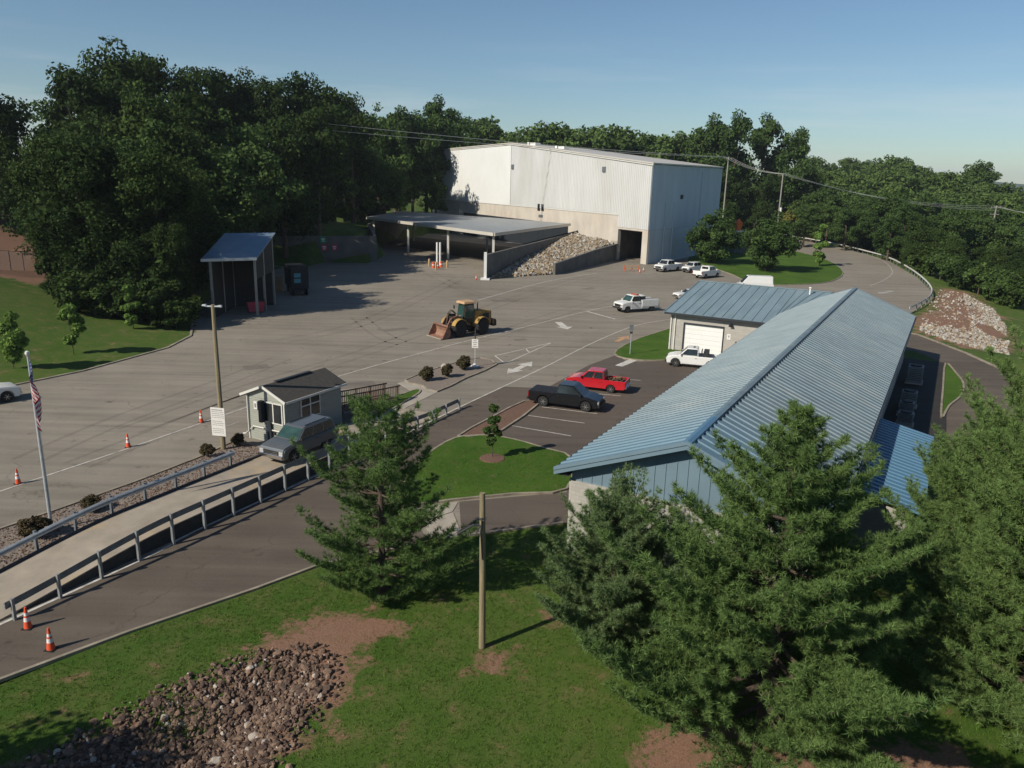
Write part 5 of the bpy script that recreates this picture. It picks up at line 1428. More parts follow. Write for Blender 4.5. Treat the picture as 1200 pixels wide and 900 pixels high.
wv = vehicle('pickup_truck', 'white pickup truck with an open bed and tools, in front of the garage door', 'pickup truck', by_wheel((791.5, 429.5), 'front', 'left', hw_, **kw), hw_, **kw, r=.40, windows=1, cabr=-.30, cowl=1.62, hood=1.17, belt=1.22, roof=1.96, ws=.80, nose=.18, rs=.12, chrome='black_plastic')
m = MB().box((-1.0, 0, 1.45), (.5, 1.5, .55)).tube([(-.55, -.6, 1.2), (-.55, -.6, 1.75), (-.55, .6, 1.75), (-.55, .6, 1.2)], .04, 6); m.build('tool_box', MT['dark_steel'], wv, bevel=.02)
MB().box((.2, 0, 1.94), (.2, .5, .09)).build('roof_light', MT['trim_dark'], wv)
kw = dict(L=6.3, W=2.15, wb=4.1, fo=1.0)
hu = rad(208)
ut = vehicle('utility_truck', 'white service truck with a red roof light bar standing on the yard', 'utility truck', by_wheel((735, 366.7), 'front', 'left', hu, **kw), hu, **kw, r=.43, windows=1, cabr=.05, cowl=1.85, hood=1.45, belt=1.5, roof=2.32, ws=.62, rs=.1, g=.48, bed=True, rail=1.2, chrome='black_plastic', rim='rim_dark', wsg='glass_green')
for s in (-1, 1):
    m = MB().box((-1.62, s * .88, 1.2), (2.95, .46, 1.0)); bx_ = m.build('service_box', MT['car_white'], ut, bevel=.03)
    for k in range(4): MB().box((-2.7 + k * .72, s * 1.115, 1.2), (.64, .02, .8)).build('locker_door', MT['white'], bx_)
MB().box((.35, 0, 2.4), (.42, 1.35, .16)).build('light_bar', MT['lamp_orange'], ut, bevel=.03)
MB().box((-.55, 0, 1.72), (.75, 1.5, 1.05)).box((-.55, 0, 1.9), (.78, 1.52, .5), mi=1).build('cab_rack', [MT['car_white'], MT['glass']], ut)
kw = dict(L=6.6, W=2.2, wb=4.1, fo=1.0)
h1 = rad(222)
vehicle('pickup_truck', 'white crew cab pickup nearest the drive-through, first of the parked row', 'pickup truck', by_wheel((779, 319), 'front', 'left', h1, **kw), h1, **kw, r=.42, windows=2, cabr=-.75, cowl=1.95, hood=1.44, belt=1.48, roof=2.3, ws=.65, rs=.15, rail=1.5, g=.45, chrome='black_plastic', group='white trucks parked by the hall')
kw = dict(L=5.0, W=1.8, wb=3.0, fo=.85)
pp = at(806, 319).xy
vehicle('pickup_truck', 'small older white pickup with boxy cap, middle of the three by the hall', 'pickup truck', (pp.x + 1.0, pp.y + .6), h1, **kw, r=.38, windows=2, cabr=-1.9, cowl=1.15, hood=1.2, belt=1.28, roof=2.0, ws=.6, bed=False, body='pickup', chrome='black_plastic', group='white trucks parked by the hall')
kw = dict(L=6.3, W=2.15, wb=3.85, fo=1.0)
h3 = rad(43)
vehicle('pickup_truck', 'white pickup parked tail first toward the camera, last of the row by the grass', 'pickup truck', by_wheel((826.5, 326.5), 'rear', 'right', h3, **kw), h3, **kw, r=.42, windows=2, cabr=-.75, cowl=1.75, hood=1.40, belt=1.44, roof=2.22, ws=.65, rs=.15, g=.45, rail=1.46, chrome='black_plastic', group='white trucks parked by the hall')
kw = dict(L=6.0, W=2.1, wb=3.7, fo=.95)
pv = at(883, 342).xy
vehicle('cargo_van', 'white cargo van beyond the garage wing roof, only its upper half in view', 'van', pv, rad(176), **kw, r=.38, windows=1, bed=False, body='van', cabr=-2.9, cowl=2.35, hood=1.35, belt=1.45, roof=2.75, ws=1.15, rs=.12, nose=.3, glass='car_white')
van = bpy.data.objects[-1] if False else None
pc = at(807, 350).xy
vehicle('car', 'white car mostly hidden behind the left end of the garage wing roof', 'car', (pc.x, pc.y), rad(200), L=4.8, W=1.8, wb=2.75, fo=.95, g=.26, hood=.98, belt=1.0, roof=1.46, cowl=.95, cabr=-1.7, ws=.75, rs=.6, bed=False, r=.33, windows=2, hoodf=.82)
kw = dict(L=5.5, W=1.95, wb=3.4, fo=.95)
hl = rad(47)
vehicle('pickup_truck', 'white pickup cut off by the left edge of the photo beside the lawn', 'pickup truck', by_wheel((9, 471), 'front', 'right', hl, **kw), hl, **kw, r=.42, windows=1, hood=1.2, belt=1.25, roof=1.92)
su = up_(19.6, 1.75)
vehicle('suv', 'grey SUV standing on the weighbridge beside the scale house', 'car', su, rad(243), L=5.0, W=1.95, wb=2.95, fo=.92, g=.42, hood=1.22, belt=1.28, roof=1.93, cowl=1.25, cabr=-2.40, ws=.78, rs=.30, bed=False, r=.41, windows=3, paint='car_grey', wsg='glass_green', z=deck_z(18))
suv = [o for o in COL.objects if o.name.startswith('suv')][0]
m = MB()
for s in (-1, 1): m.bar((-1.7, s * .62, 1.98), (.2, s * .62, 1.98), .05, .05)
m.build('roof_rail', MT['black_plastic'], suv)
# the van's windshield is real glass although its body sides are blind
for o in [o for o in COL.objects if o.parent and o.parent.name.startswith('cargo_van') and o.name.startswith('windshield')]:
    o.data.materials.clear(); o.data.materials.append(MT['glass'])

# wheel loader
lo = at(545, 391.5).xy; LH = rad(219)
ld = thing('wheel_loader', 'dusty yellow brown wheel loader with rusty front bucket on the open yard', 'wheel loader', (lo.x, lo.y, 0), LH)
ld.scale = (1.0, 1.04, 1.16)
RW = .82
tyl = MB().lathe([(.40, -.30), (.74, -.32), (RW, -.22), (RW, .22), (.74, .32), (.40, .30)], (0, 0, 0), 'Y', 20)
for k in range(18):
    a = 2 * pi * k / 18
    for s in (-1, 1): tyl.bar((RW * cos(a), s * .28, RW * sin(a)), (RW * 1.02 * cos(a + .14), s * .03, RW * 1.02 * sin(a + .14)), .10, .06)
tym = tyl.mesh('tyre', MT['tyre'])
rim_m = MB().lathe([(.1, -.24), (.40, -.27), (.43, -.30), (.43, .30), (.40, .27), (.1, .24)], (0, 0, 0), 'Y', 16).mesh('rim', MT['loader_paint'])
for x in (-1.65, 1.5):
    for s in (-1, 1):
        w_ = link('wheel', tym, ld, (x, s * 1.05, RW)); link('rim', rim_m, w_)
m = MB().hull8([(-3.3, -.72, .9), (-.7, -.72, .8), (-.7, .72, .8), (-3.3, .72, .9)], [(-3.3, -.68, 2.25), (-.9, -.72, 2.45), (-.9, .72, 2.45), (-3.3, .68, 2.25)])
eng = m.build('engine_hood', MT['loader_paint'], ld, bevel=.08, smooth=True)
g_ = MB()
for k in range(6): g_.box((-3.31, 0, 1.15 + k * .17), (.05, 1.1, .06))
for s in (-1, 1): g_.box((-2.4, s * .725, 1.75), (.9, .04, .6))
g_.build('engine_grille', MT['dark_steel'], eng)
MB().hull8([(-3.75, -1.1, .75), (-3.25, -1.1, .7), (-3.25, 1.1, .7), (-3.75, 1.1, .75)], [(-3.75, -1.05, 1.35), (-3.25, -1.05, 1.5), (-3.25, 1.05, 1.5), (-3.75, 1.05, 1.35)]).build('counterweight', MT['loader_dark'], ld, bevel=.05)
m = MB()
for x in (-1.65, 1.5):
    for s in (-1, 1): m.extr_y([(x + 1.0 * cos(a), RW + 1.0 * sin(a)) for a in [pi * (.12 + .76 * k / 8) for k in range(9)]] + [(x + .93 * cos(a), RW + .93 * sin(a)) for a in [pi * (.88 - .76 * k / 8) for k in range(9)]], s * 1.05 - .33, s * 1.05 + .33)
m.build('fender', MT['loader_paint'], ld)
MB().box((-.1, 0, .95), (3.6, .7, .5)).box((1.55, 0, 1.35), (.9, .9, 1.1)).box((-1.65, 0, .8), (.5, 1.7, .35)).box((1.5, 0, .8), (.5, 1.7, .35)).build('frame', MT['loader_dark'], ld, bevel=.04)
cab = MB().hull8([(-.85, -.72, 1.3), (.7, -.72, 1.3), (.7, .72, 1.3), (-.85, .72, 1.3)], [(-.75, -.66, 3.15), (.5, -.66, 3.15), (.5, .66, 3.15), (-.75, .66, 3.15)]).build('cab', MT['loader_dark'], ld, bevel=.05)
for nm, q in (('front_window', [(.735, -.6, 1.75), (.735, .6, 1.75), (.535, .56, 3.0), (.535, -.56, 3.0)]), ('rear_window', [(-.86, .6, 2.2), (-.86, -.6, 2.2), (-.78, -.56, 3.0), (-.78, .56, 3.0)])):
    MB().hull8(q, [(p[0] + (.02 if nm[0] == 'f' else -.02), p[1], p[2]) for p in q]).build(nm, MT['glass_green'], cab)
for s in (-1, 1):
    q = [(-.7, s * .735, 1.75), (.6, s * .735, 1.75), (.42, s * .685, 3.0), (-.66, s * .685, 3.0)]
    MB().hull8(q, [(p[0], p[1] + s * .02, p[2]) for p in q]).build('side_window', MT['glass_green'], cab)
MB().hull8([(-1.0, -.85, 3.15), (.8, -.85, 3.15), (.8, .85, 3.15), (-1.0, .85, 3.15)], [(-.9, -.75, 3.36), (.65, -.75, 3.36), (.65, .75, 3.36), (-.9, .75, 3.36)]).build('cab_roof', MT['loader_tan'], cab, bevel=.04)
m = MB().tube([(-1.5, .3, 2.35), (-1.5, .3, 3.05), (-1.58, .3, 3.2)], .07, 8); m.build('exhaust', MT['dark_steel'], ld)
for s in (-1, 1):
    MB().tube([(.55, s * .7, 2.7), (.75, s * 1.05, 2.75)], .025, 6).box((.75, s * 1.15, 2.65), (.06, .22, .36)).build('mirror', MT['black_plastic'], ld)
    MB().box((.2, s * .95, .75), (.5, .3, .05)).box((.2, s * .95, 1.1), (.5, .26, .05)).bar((.0, s * .82, .6), (.0, s * .82, 1.4), .05, .05).build('step', MT['loader_dark'], ld)
    arm = MB()
    for a, b, h in (((1.25, 1.95), (2.3, 1.75), .34), ((2.3, 1.75), (3.05, .75), .30)): arm.bar((a[0], s * .52, a[1]), (b[0], s * .52, b[1]), .16, h)
    arm.box((1.25, s * .52, 1.8), (.45, .18, .6)); arm.build('lift_arm', MT['rust'], ld, bevel=.03)
    MB().tube([(1.3, s * .75, 1.2), (2.0, s * .72, 1.45)], .09, 8).tube([(2.0, s * .72, 1.45), (2.5, s * .66, 1.55)], .05, 8).build('hydraulic_cylinder', MT['chrome'], ld)
    MB().lathe([(.11, 0), (.14, .1)], (1.15, s * .6, 2.0), n=8).build('work_light', MT['lamp_clear'], ld)
m = MB().bar((1.4, 0, 2.05), (2.3, 0, 2.15), .2, .22).bar((2.3, 0, 2.3), (2.6, 0, 1.1), .18, .22).bar((2.55, 0, 1.15), (3.1, 0, 1.0), .14, .16).tube([(2.2, -.62, 1.72), (2.2, .62, 1.72)], .12, 8)
for k in range(4): m.tube([(1.4, -.25 + k * .16, 2.2), (1.9, -.25 + k * .16, 2.6), (2.4, -.2 + k * .13, 2.2)], .025, 5)
m.build('tilt_linkage', MT['loader_dark'], ld)
# bucket: bent plate, open to the front
pr = [(4.25, .05), (3.25, .08), (3.02, .28), (2.95, .62), (3.08, .98), (3.35, 1.22)]
pi_ = [(3.39, 1.18), (3.14, .95), (3.02, .62), (3.08, .32), (3.28, .14), (4.25, .09)]
bk = MB().extr_y(pr + pi_, -1.4, 1.4)
for s in (-1, 1): bk.extr_y([(4.15, .05), (3.25, .08), (3.02, .28), (2.95, .62), (3.08, .98), (3.35, 1.22), (3.55, 1.05), (4.0, .35)], s * 1.4, s * 1.36) if s < 0 else bk.extr_y([(4.15, .05), (3.25, .08), (3.02, .28), (2.95, .62), (3.08, .98), (3.35, 1.22), (3.55, 1.05), (4.0, .35)], 1.36, 1.4)
bk.box((3.36, 0, 1.26), (.14, 2.8, .12))
bo_ = bk.build('bucket', MT['rust'], ld)
MB().box((4.27, 0, .075), (.22, 2.84, .06)).build('cutting_edge', MT['concrete'], bo_)
SUN_E, SKY_S, EXPO, HAZE = 5.0, 0.058, 0.15, 0.00011
SKY_AIR, SKY_DUST, SKY_OZ = 1.0, 0.2, 2.0
# ------------------------------------------------------------------ vegetation
def quads_from(C, N, size, rg, aspect=.62):
    """leaf shaped faces (a rhomb bent along no fold) at centres C facing N"""
    n = len(C); A = unit(np.cross(N, rg.normal(size=(n, 3)))); B = np.cross(N, A)
    s = (size * rg.uniform(.65, 1.35, n))[:, None]
    V = np.stack([C - A * s, C - B * s * aspect, C + A * s, C + B * s * aspect], 1)
    return V.reshape(-1, 3)
def crown_points(rg, H, R, zlo, clumps, per, cr=(.20, .36), flat=.78, shape=1.0, lobes=9):
    """leaf centres in small clumps set round a few large uneven lobes"""
    C, N, centers = [], [], []
    zc = (H + zlo) / 2; hz = (H - zlo) / 2; lb = []
    for k in range(lobes):
        d = unit(rg.normal(size=3)); rl = R * rg.uniform(.36, .56)
        if k == 0: d = np.array([.1, .1, 1.0])
        f = 1 - .3 * max(0, d[2]) * shape
        lb.append((np.array([d[0] * (R - rl) * 1.1 * f, d[1] * (R - rl) * 1.1 * f, zc + d[2] * (hz - rl * .85)]), rl))
    for k in range(clumps):
        c0, rl = lb[k % lobes]; d = unit(rg.normal(size=3) + np.array([0, 0, .25])); r_ = R * rg.uniform(*cr)
        c = c0 + d * rl * rg.uniform(.45, 1.0) * np.array([1, 1, .85])
        m = int(per * (r_ / (R * .2)) ** 2)
        dd = unit(rg.normal(size=(m, 3))); rr = r_ * rg.uniform(.2, 1, (m, 1)) ** .5
        C.append(c + dd * rr * np.array([1, 1, flat])); N.append(unit(dd * .6 + d * .35 + rg.normal(size=(m, 3)) * .7 + np.array([0, 0, .3])))
        centers.append((c, r_))
    for c0, rl in lb:        # hidden oversized leaves added inside each lobe to block light
        m = 150; dd = unit(rg.normal(size=(m, 3))); C.append(c0 + dd * rl * rg.uniform(.1, .55, (m, 1))); N.append(unit(rg.normal(size=(m, 3))))
    C = np.concatenate(C); C[:, 2] = np.maximum(C[:, 2], .15)
    return C, np.concatenate(N), centers
def trunk_mb(H, r, zlo, centers, rg, limbs=7):
    m = MB(); lean = rg.normal(size=2) * H * .015
    top_ = min(H * .75, zlo + (H - zlo) * .6)
    P_ = [(lean[0] * t * t, lean[1] * t * t, -.4 + (top_ + .4) * t) for t in (0, .08, .35, .7, 1)]
    m.tube(P_, [r * 1.5, r * 1.05, r * .85, r * .55, r * .25], 7)
    for c, r_ in centers[:limbs]:
        z = max(zlo * .8, min(c[2] - .12 * H, top_ * .9)); t = z / top_
        b = Vector((lean[0] * t * t, lean[1] * t * t, z)); e = Vector(c); mid = b.lerp(e, .5) + Vector((0, 0, -.05 * H))
        m.tube([b, mid, e], [r * .4, r * .25, r * .08], 5)
    return m
def broad(seed, H, R, zlo, clumps, per, leaf, mat, parts=True, cr=(.20, .36), tr=None, flat=.78, shape=1.0, lobes=9):
    rg = np.random.default_rng(seed)
    C, N, ce = crown_points(rg, H, R, zlo, clumps, per, cr, flat, shape, lobes)
    sz = np.full(len(C), leaf); sz[-150 * lobes:] = R * .062
    V = quads_from(C, N, sz, rg)
    me = np_mesh('crown', V, 4, MT[mat]); tm = trunk_mb(H, tr or H * .022, zlo, ce, rg).mesh('trunk', MT['bark'], smooth=True)
    return tm, me
TREE_N = {}
def plant(name, label, cat, protos, x, y, h=None, sc=None, group=None, rot=None, z=None, wide=1.0):
    tm, me, H0 = protos
    s = sc if sc else h / H0
    t = thing(name, label, cat, (x, y, gz(x, y) if z is None else z), rnd.uniform(0, 6.28) if rot is None else rot, group)
    t.scale = (s * wide, s * wide, s)
    link('trunk', tm, t); link('crown', me, t)
    return t
PB = {}
for i in range(4):      # large dark crowns for the wood on the left and behind the hall
    PB['dark', i] = broad(20 + i, 18, 6.4 + .4 * i, .3, 130, 110, .22, 'leaf_dark', cr=(.11, .24)) + (18,)
for i in range(3):
    PB['near', i] = broad(30 + i, 18, 6.6 + .4 * i, .1, 170, 150, .165, 'leaf_dark', cr=(.10, .22), lobes=12) + (18,)
for i in range(4):
    PB['mid', i] = broad(40 + i, 16, 6.0 + .4 * i, .3, 120, 110, .235, 'leaf_mid', cr=(.11, .24)) + (16,)
for i in range(3):      # far trees: fewer, larger leaves
    PB['far', i] = broad(60 + i, 16, 6.8 + .5 * i, .5, 100, 75, .35, 'leaf_far', cr=(.12, .25)) + (16,)
PB['yellow', 0] = broad(70, 11, 4.6, .3, 80, 80, .25, 'leaf_yellow', cr=(.12, .25)) + (11,)
for i in range(2): PB['lawn', i] = broad(74 + i, 12, 5.6, .0, 120, 100, .22, 'leaf_mid', cr=(.12, .26), lobes=13) + (12,)
PB['poplar', 0] = broad(71, 20, 3.4, 2, 36, 150, .28, 'leaf_mid', cr=(.3, .5)) + (20,)
def on_ray(px_x, D):
    d = ray(px_x, 300); k = D / math.hypot(d[0], d[1]); return d[0] * k, d[1] * k
def tree_px(kind, px_x, D, ytop, label, group=None, wide=1.0, name='broadleaf_tree', hmin=5):
    x, y = on_ray(px_x, D); z = gz(x, y)
    h = max(hmin, vert(px_x, ytop, x, y) - z)
    i = rnd.randrange(sum(1 for k in PB if k[0] == kind))
    return plant(name, label, 'tree', PB[kind, i], x, y, h=h, group=group, wide=wide * (1 if h < 20 else (20 / h) ** .35))
WOOD = ('dark broadleaf tree in the dense wood on the hillside left of the white hall', 'trees of the hillside wood')
# (x, distance, y of the top)
for px_x, D, yt, lab in ((-10, 150, 70, 'tall dark tree cut by the left edge, its crown against the sky'), (118, 150, 76, 'tallest wide crowned tree of the hillside wood, left of the gap'),
                         (168, 158, 56, 'tallest tree on the hilltop, crown with sky gaps'), (270, 175, 76, 'small feathery treetop rising just above the hilltop line')):
    tree_px('dark', px_x, D, yt, lab, WOOD[1])
for px_x, D, yt in ((88, 168, 104), (96, 162, 84), (205, 166, 55), (232, 172, 66), (300, 185, 84), (330, 180, 80), (362, 188, 84), (392, 196, 90), (84, 146, 132), (18, 158, 138),
                    (120, 135, 112), (180, 138, 92), (240, 146, 100), (285, 152, 118), (335, 158, 112), (375, 165, 120), (415, 205, 105), (440, 228, 116), (465, 250, 124),
                    (36, 148, 178), (85, 112, 150), (150, 120, 150), (205, 124, 140), (255, 134, 165), (300, 140, 160), (345, 176, 170), (380, 190, 165), (420, 210, 140),
                    (-40, 152, 110), (-60, 150, 130), (6, 152, 195)):
    tree_px('mid' if rnd.random() < .33 else 'dark', px_x, D + rnd.uniform(-4, 4), yt + 10 + rnd.uniform(-9, 9), *WOOD, wide=rnd.uniform(.85, 1.1))
for px_x, D, yt in ((470, 246, 128), (500, 254, 126), (445, 226, 150), (512, 262, 118), (535, 285, 128), (484, 250, 165), (428, 216, 170), (452, 236, 190), (405, 204, 185), (506, 252, 205), (470, 244, 212)):
    tree_px('mid', px_x, D, yt + rnd.uniform(-3, 3), 'mid green tree at the left end of the white hall before its shaded wall', 'trees beside the hall')
for px_x, D, yt, w in ((82, 112, 152, .95), (105, 106, 152, 1.05), (145, 106, 160, 1.05), (182, 104, 165, 1.0), (212, 112, 185, .9), (128, 106, 212, .95), (168, 104, 228, .95), (194, 101, 252, .85), (225, 116, 215, .8), (66, 113, 238, .6), (92, 108, 222, .9)):
    tree_px('near', px_x, D, yt, 'unseen dark tree added left of the frame for its shade', 'unseen trees added for shade', wide=w)
tree_px('mid', 262, 128, 190, 'sunlit green tree directly behind the open shed roof', 'trees behind the shed')
tree_px('mid', 320, 170, 205, 'sunlit green tree above the back wall right of the shed', 'trees behind the shed')
tree_px('mid', 190, 126, 150, 'sunlit tree in the middle of the dark wood', 'trees behind the shed')
# unseen tree added left of the frame to cast shade
for x, y, h in ((-120, 120, 20),):
    plant('broadleaf_tree', 'unseen dark tree added left of the frame for its shade', 'tree', PB['dark', rnd.randrange(4)], x, y, h=h, group='unseen trees added for shade')
# behind the hall
HB = ('green treetop of the far wood showing above the white hall roof', 'trees behind the hall')
for px_x, yt in ((562, 138), (585, 153), (605, 150), (625, 152), (645, 147), (668, 150), (690, 148), (712, 150), (735, 154), (758, 158), (780, 158), (800, 156)):
    tree_px('far', px_x, rnd.uniform(290, 330), yt + rnd.uniform(-3, 3), *HB, wide=1.2)
for px_x, D, yt, lab in ((822, 290, 140, 'big dark tree right of the white hall, left crown'), (850, 288, 136, 'big dark tree right of the white hall, middle crown behind the corner pole'),
                         (885, 300, 139, 'tallest rounded tree right of the white hall against the sky'), (915, 304, 150, 'big tree right of the hall, behind the canister pole')):
    tree_px('mid', px_x, D, yt, lab, 'big trees right of the hall', wide=1.0)
for px_x, D, yt in ((835, 256, 200), (862, 268, 212), (890, 296, 200), (930, 306, 190), (905, 298, 240), (880, 290, 232), (850, 250, 235)):
    tree_px('dark', px_x, D, yt, 'lower dark tree in the thicket behind the far lawn', 'thicket behind the far lawn')
tree_px('yellow', 952, 284, 232, 'yellowing tree behind the start of the road bend guardrail', None)
tree_px('yellow', 930, 290, 234, 'second yellow green tree left of the yellowing one by the guardrail', None)
# right hand wood beyond the bend
RWD = ('green tree in the broad wood beyond the road bend on the right', 'trees of the wood on the right')
sky = [(930, 165), (945, 182), (970, 182), (1000, 180), (1030, 178), (1060, 186), (1085, 192), (1105, 198), (1132, 190), (1150, 203), (1163, 216), (1230, 230)]
def sky_y(x):
    for (a, b), (c, d) in zip(sky[:-1], sky[1:]):
        if a <= x <= c: return b + (d - b) * (x - a) / (c - a)
    return sky[0][1] if x < 930 else 230
for x in range(935, 1230, 11): tree_px('far', x + rnd.uniform(-4, 4), rnd.uniform(430, 560), sky_y(x) + rnd.uniform(0, 11) + (8 if x > 1140 else 3), *RWD, wide=1.15)
tree_px('mid', 1132, 400, 188, 'lone darker treetop standing above the right skyline', RWD[1])
for D, y0, y1, n in ((380, 200, 215, 18), (320, 214, 228, 18), (275, 226, 242, 17), (240, 238, 258, 15)):
    for k in range(n):
        x = 945 + (1235 - 945) * (k + rnd.uniform(-.3, .3)) / n
        tree_px('far' if D > 300 else 'mid', x, D * rnd.uniform(.95, 1.05), y0 + (y1 - y0) * (x - 945) / 290 + rnd.uniform(-6, 6) + max(0, (x - 1130) * .12), *RWD, wide=1.15)
for px_x, D, yt in ((985, 284, 232), (1010, 266, 234), (1035, 250, 220), (1055, 226, 234), (1075, 208, 250), (1098, 200, 268), (1120, 194, 280), (1145, 190, 284), (1170, 186, 287), (1195, 184, 290), (1220, 180, 292), (1040, 214, 255), (1108, 188, 300), (1132, 182, 302), (1158, 176, 304), (1184, 172, 306), (1208, 168, 306), (1085, 192, 292), (1066, 198, 285)):
    tree_px('dark' if px_x > 1060 else 'mid', px_x, D, yt + rnd.uniform(-4, 4), 'dense tree right behind the curved guardrail and riprap slope', 'trees just beyond the bend')
# far lawn trees
def on_px(kind, px_b, ytop, label, group=None, wide=1.0):
    p = at(*px_b).xy; h = vert(px_b[0], ytop, p.x, p.y)
    i = rnd.randrange(sum(1 for k in PB if k[0] == kind)); return plant('broadleaf_tree', label, 'tree', PB[kind, i], p.x, p.y, h=h, group=group, wide=wide, z=.05)
on_px('lawn', (836, 309), 246, 'bushy tree on the far lawn right behind the parked white trucks', None, 1.15)
on_px('lawn', (901, 318), 250, 'bushy dark tree on the far lawn above the white van', None, 1.1)
PB['sap', 0] = broad(80, 5.2, 1.35, .9, 18, 50, .16, 'leaf_bright', cr=(.35, .6), tr=.05) + (5.2,)
PB['sap', 1] = broad(81, 5.2, 1.15, .7, 18, 46, .16, 'leaf_bright', cr=(.35, .6), tr=.05) + (5.2,)
PB['slim', 0] = broad(82, 5.0, .85, .5, 30, 40, .15, 'leaf_bright', cr=(.3, .5), tr=.045) + (5.0,)
PB['slimdark', 0] = broad(84, 3.6, .50, .45, 34, 26, .075, 'leaf_mid', cr=(.35, .6), tr=.04) + (3.6,)
def sap(kind, i, px_b, ytop, label, z=None):
    p = at(*px_b).xy; zz = gz(p.x, p.y) if z is None else z; h = vert(px_b[0], ytop, p.x, p.y) - zz
    return plant('young_tree', label, 'tree', PB[kind, i], p.x, p.y, h=h, z=zz, group='young trees')
sap('sap', 0, (17, 437), 369, 'bright green young tree nearest the left edge on the lawn')
sap('sap', 1, (87, 419), 358, 'bright round young tree in the middle of the left lawn')
sap('slim', 0, (157, 391), 333, 'slim bright young tree on the lawn beside the wood shade')
sap('slimdark', 0, (577, 538), 476, 'slender young tree in a mulch ring on the entry lawn', .1)
on_px('slim', (960, 312), 262, 'young thin tree at the road end of the far lawn')
p = at(577, 539).xy; tag(MB().lathe([(.85, .0), (.8, .05), (.1, .09)], n=18).build('mulch_ring', MT['mulch'], loc=(p.x, p.y, .108)), 'ring of brown mulch at the foot of the slender young tree', 'mulch ring')
# undergrowth along the wood edges, down to the ground
PB['under', 0] = broad(86, 4.2, 3.0, .0, 60, 70, .20, 'leaf_dark', cr=(.14, .28)) + (4.2,)
PB['under', 1] = broad(87, 4.6, 2.8, .0, 60, 70, .20, 'leaf_dark', cr=(.14, .28)) + (4.6,)
PB['under', 2] = broad(88, 4.4, 3.0, .0, 60, 70, .22, 'leaf_mid', cr=(.14, .28)) + (4.4,)
for px_x, D, h in ((72, 104, 3.5), (84, 101, 4.5), (104, 100, 5), (122, 99, 4.5), (140, 99, 5), (158, 98, 4.5), (176, 97, 5), (192, 97, 5), (200, 95, 3.5), (130, 104, 7), (170, 104, 7), (92, 106, 7)):
    x, y = on_ray(px_x, D); plant('bush', 'dense dark bush at the foot of the hillside wood above the left lawn', 'bush', PB['under', rnd.randrange(2)], x, y, h=h, group='undergrowth of the hillside wood')
for px_x, D, h in ((372, 182, 4), (392, 196, 5), (408, 206, 5), (424, 216, 5), (438, 226, 5), (450, 238, 5), (402, 214, 6), (432, 232, 6), (360, 176, 4), (345, 172, 4), (382, 188, 4), (415, 224, 6)):
    x, y = on_ray(px_x, D); plant('bush', 'dark bush on the bank above the back wall, left of the flat canopy', 'bush', PB['under', rnd.choice((0, 1))], x, y, h=h, group='bushes above the back wall')
for px_x, D, h in ((1020, 252, 6), (1040, 238, 6), (1058, 218, 6), (1076, 202, 6), (1092, 190, 6), (1106, 183, 5.5), (1122, 178, 5.5), (1138, 172, 5.5), (1154, 168, 5.5), (1170, 165, 5.5), (1186, 163, 5.5), (1202, 161, 5.5), (1004, 264, 6), (986, 276, 6), (966, 292, 5), (946, 298, 5)):
    x, y = on_ray(px_x, D); plant('bush', 'dense bush at the foot of the wood beyond the road bend', 'bush', PB['under', rnd.choice((0, 2))], x, y, h=h, group='undergrowth beyond the bend')
# shrubs
for i in range(2):
    rg = np.random.default_rng(90 + i); C, N, ce = crown_points(rg, 1.0, .62, .05, 26, 60, (.25, .45), .8)
    PB['shrub', i] = (MB().tube([(0, 0, -.05), (0, 0, .4)], .05, 6).mesh('trunk', MT['bark']), np_mesh('crown', quads_from(C, N, .055, rg), 4, MT['leaf_bush']), 1.0)
for px_b, h, w, lab in (((37, 634), 1.0, 1.35, 'wide low shrub in the gravel bed left of the flagpole'), ((104, 600), .75, 1.3, 'reddish shrub in the gravel bed right of the flagpole'),
                        ((243, 538), .9, .95, 'dark round shrub in the gravel bed left of the light pole'), ((280, 523), .75, 1.0, 'reddish shrub at the left corner of the scale house'),
                        ((502, 447), 1.2, .95, 'reddish round shrub on the gravel island, leftmost of three'), ((525, 443.5), 1.15, .9, 'round shrub on the gravel island, between two others'),
                        ((545, 434), 1.25, .95, 'darker round shrub on the gravel island, beside the post sign')):
    p = at(*px_b).xy; plant('shrub', lab, 'shrub', PB['shrub', rnd.randrange(2)], p.x, p.y + .2, sc=h, wide=w, z=.05, group='low shrubs')
p = at(521, 433).xy; tag(MB().lathe([(.0, .0), (.35, .05), (.38, .3), (.2, .5), (.05, .55)], n=9).build('boulder', MT['rock_pale'], loc=(p.x, p.y, .05), smooth=True), 'small white boulder behind the shrubs of the gravel island', 'boulder')

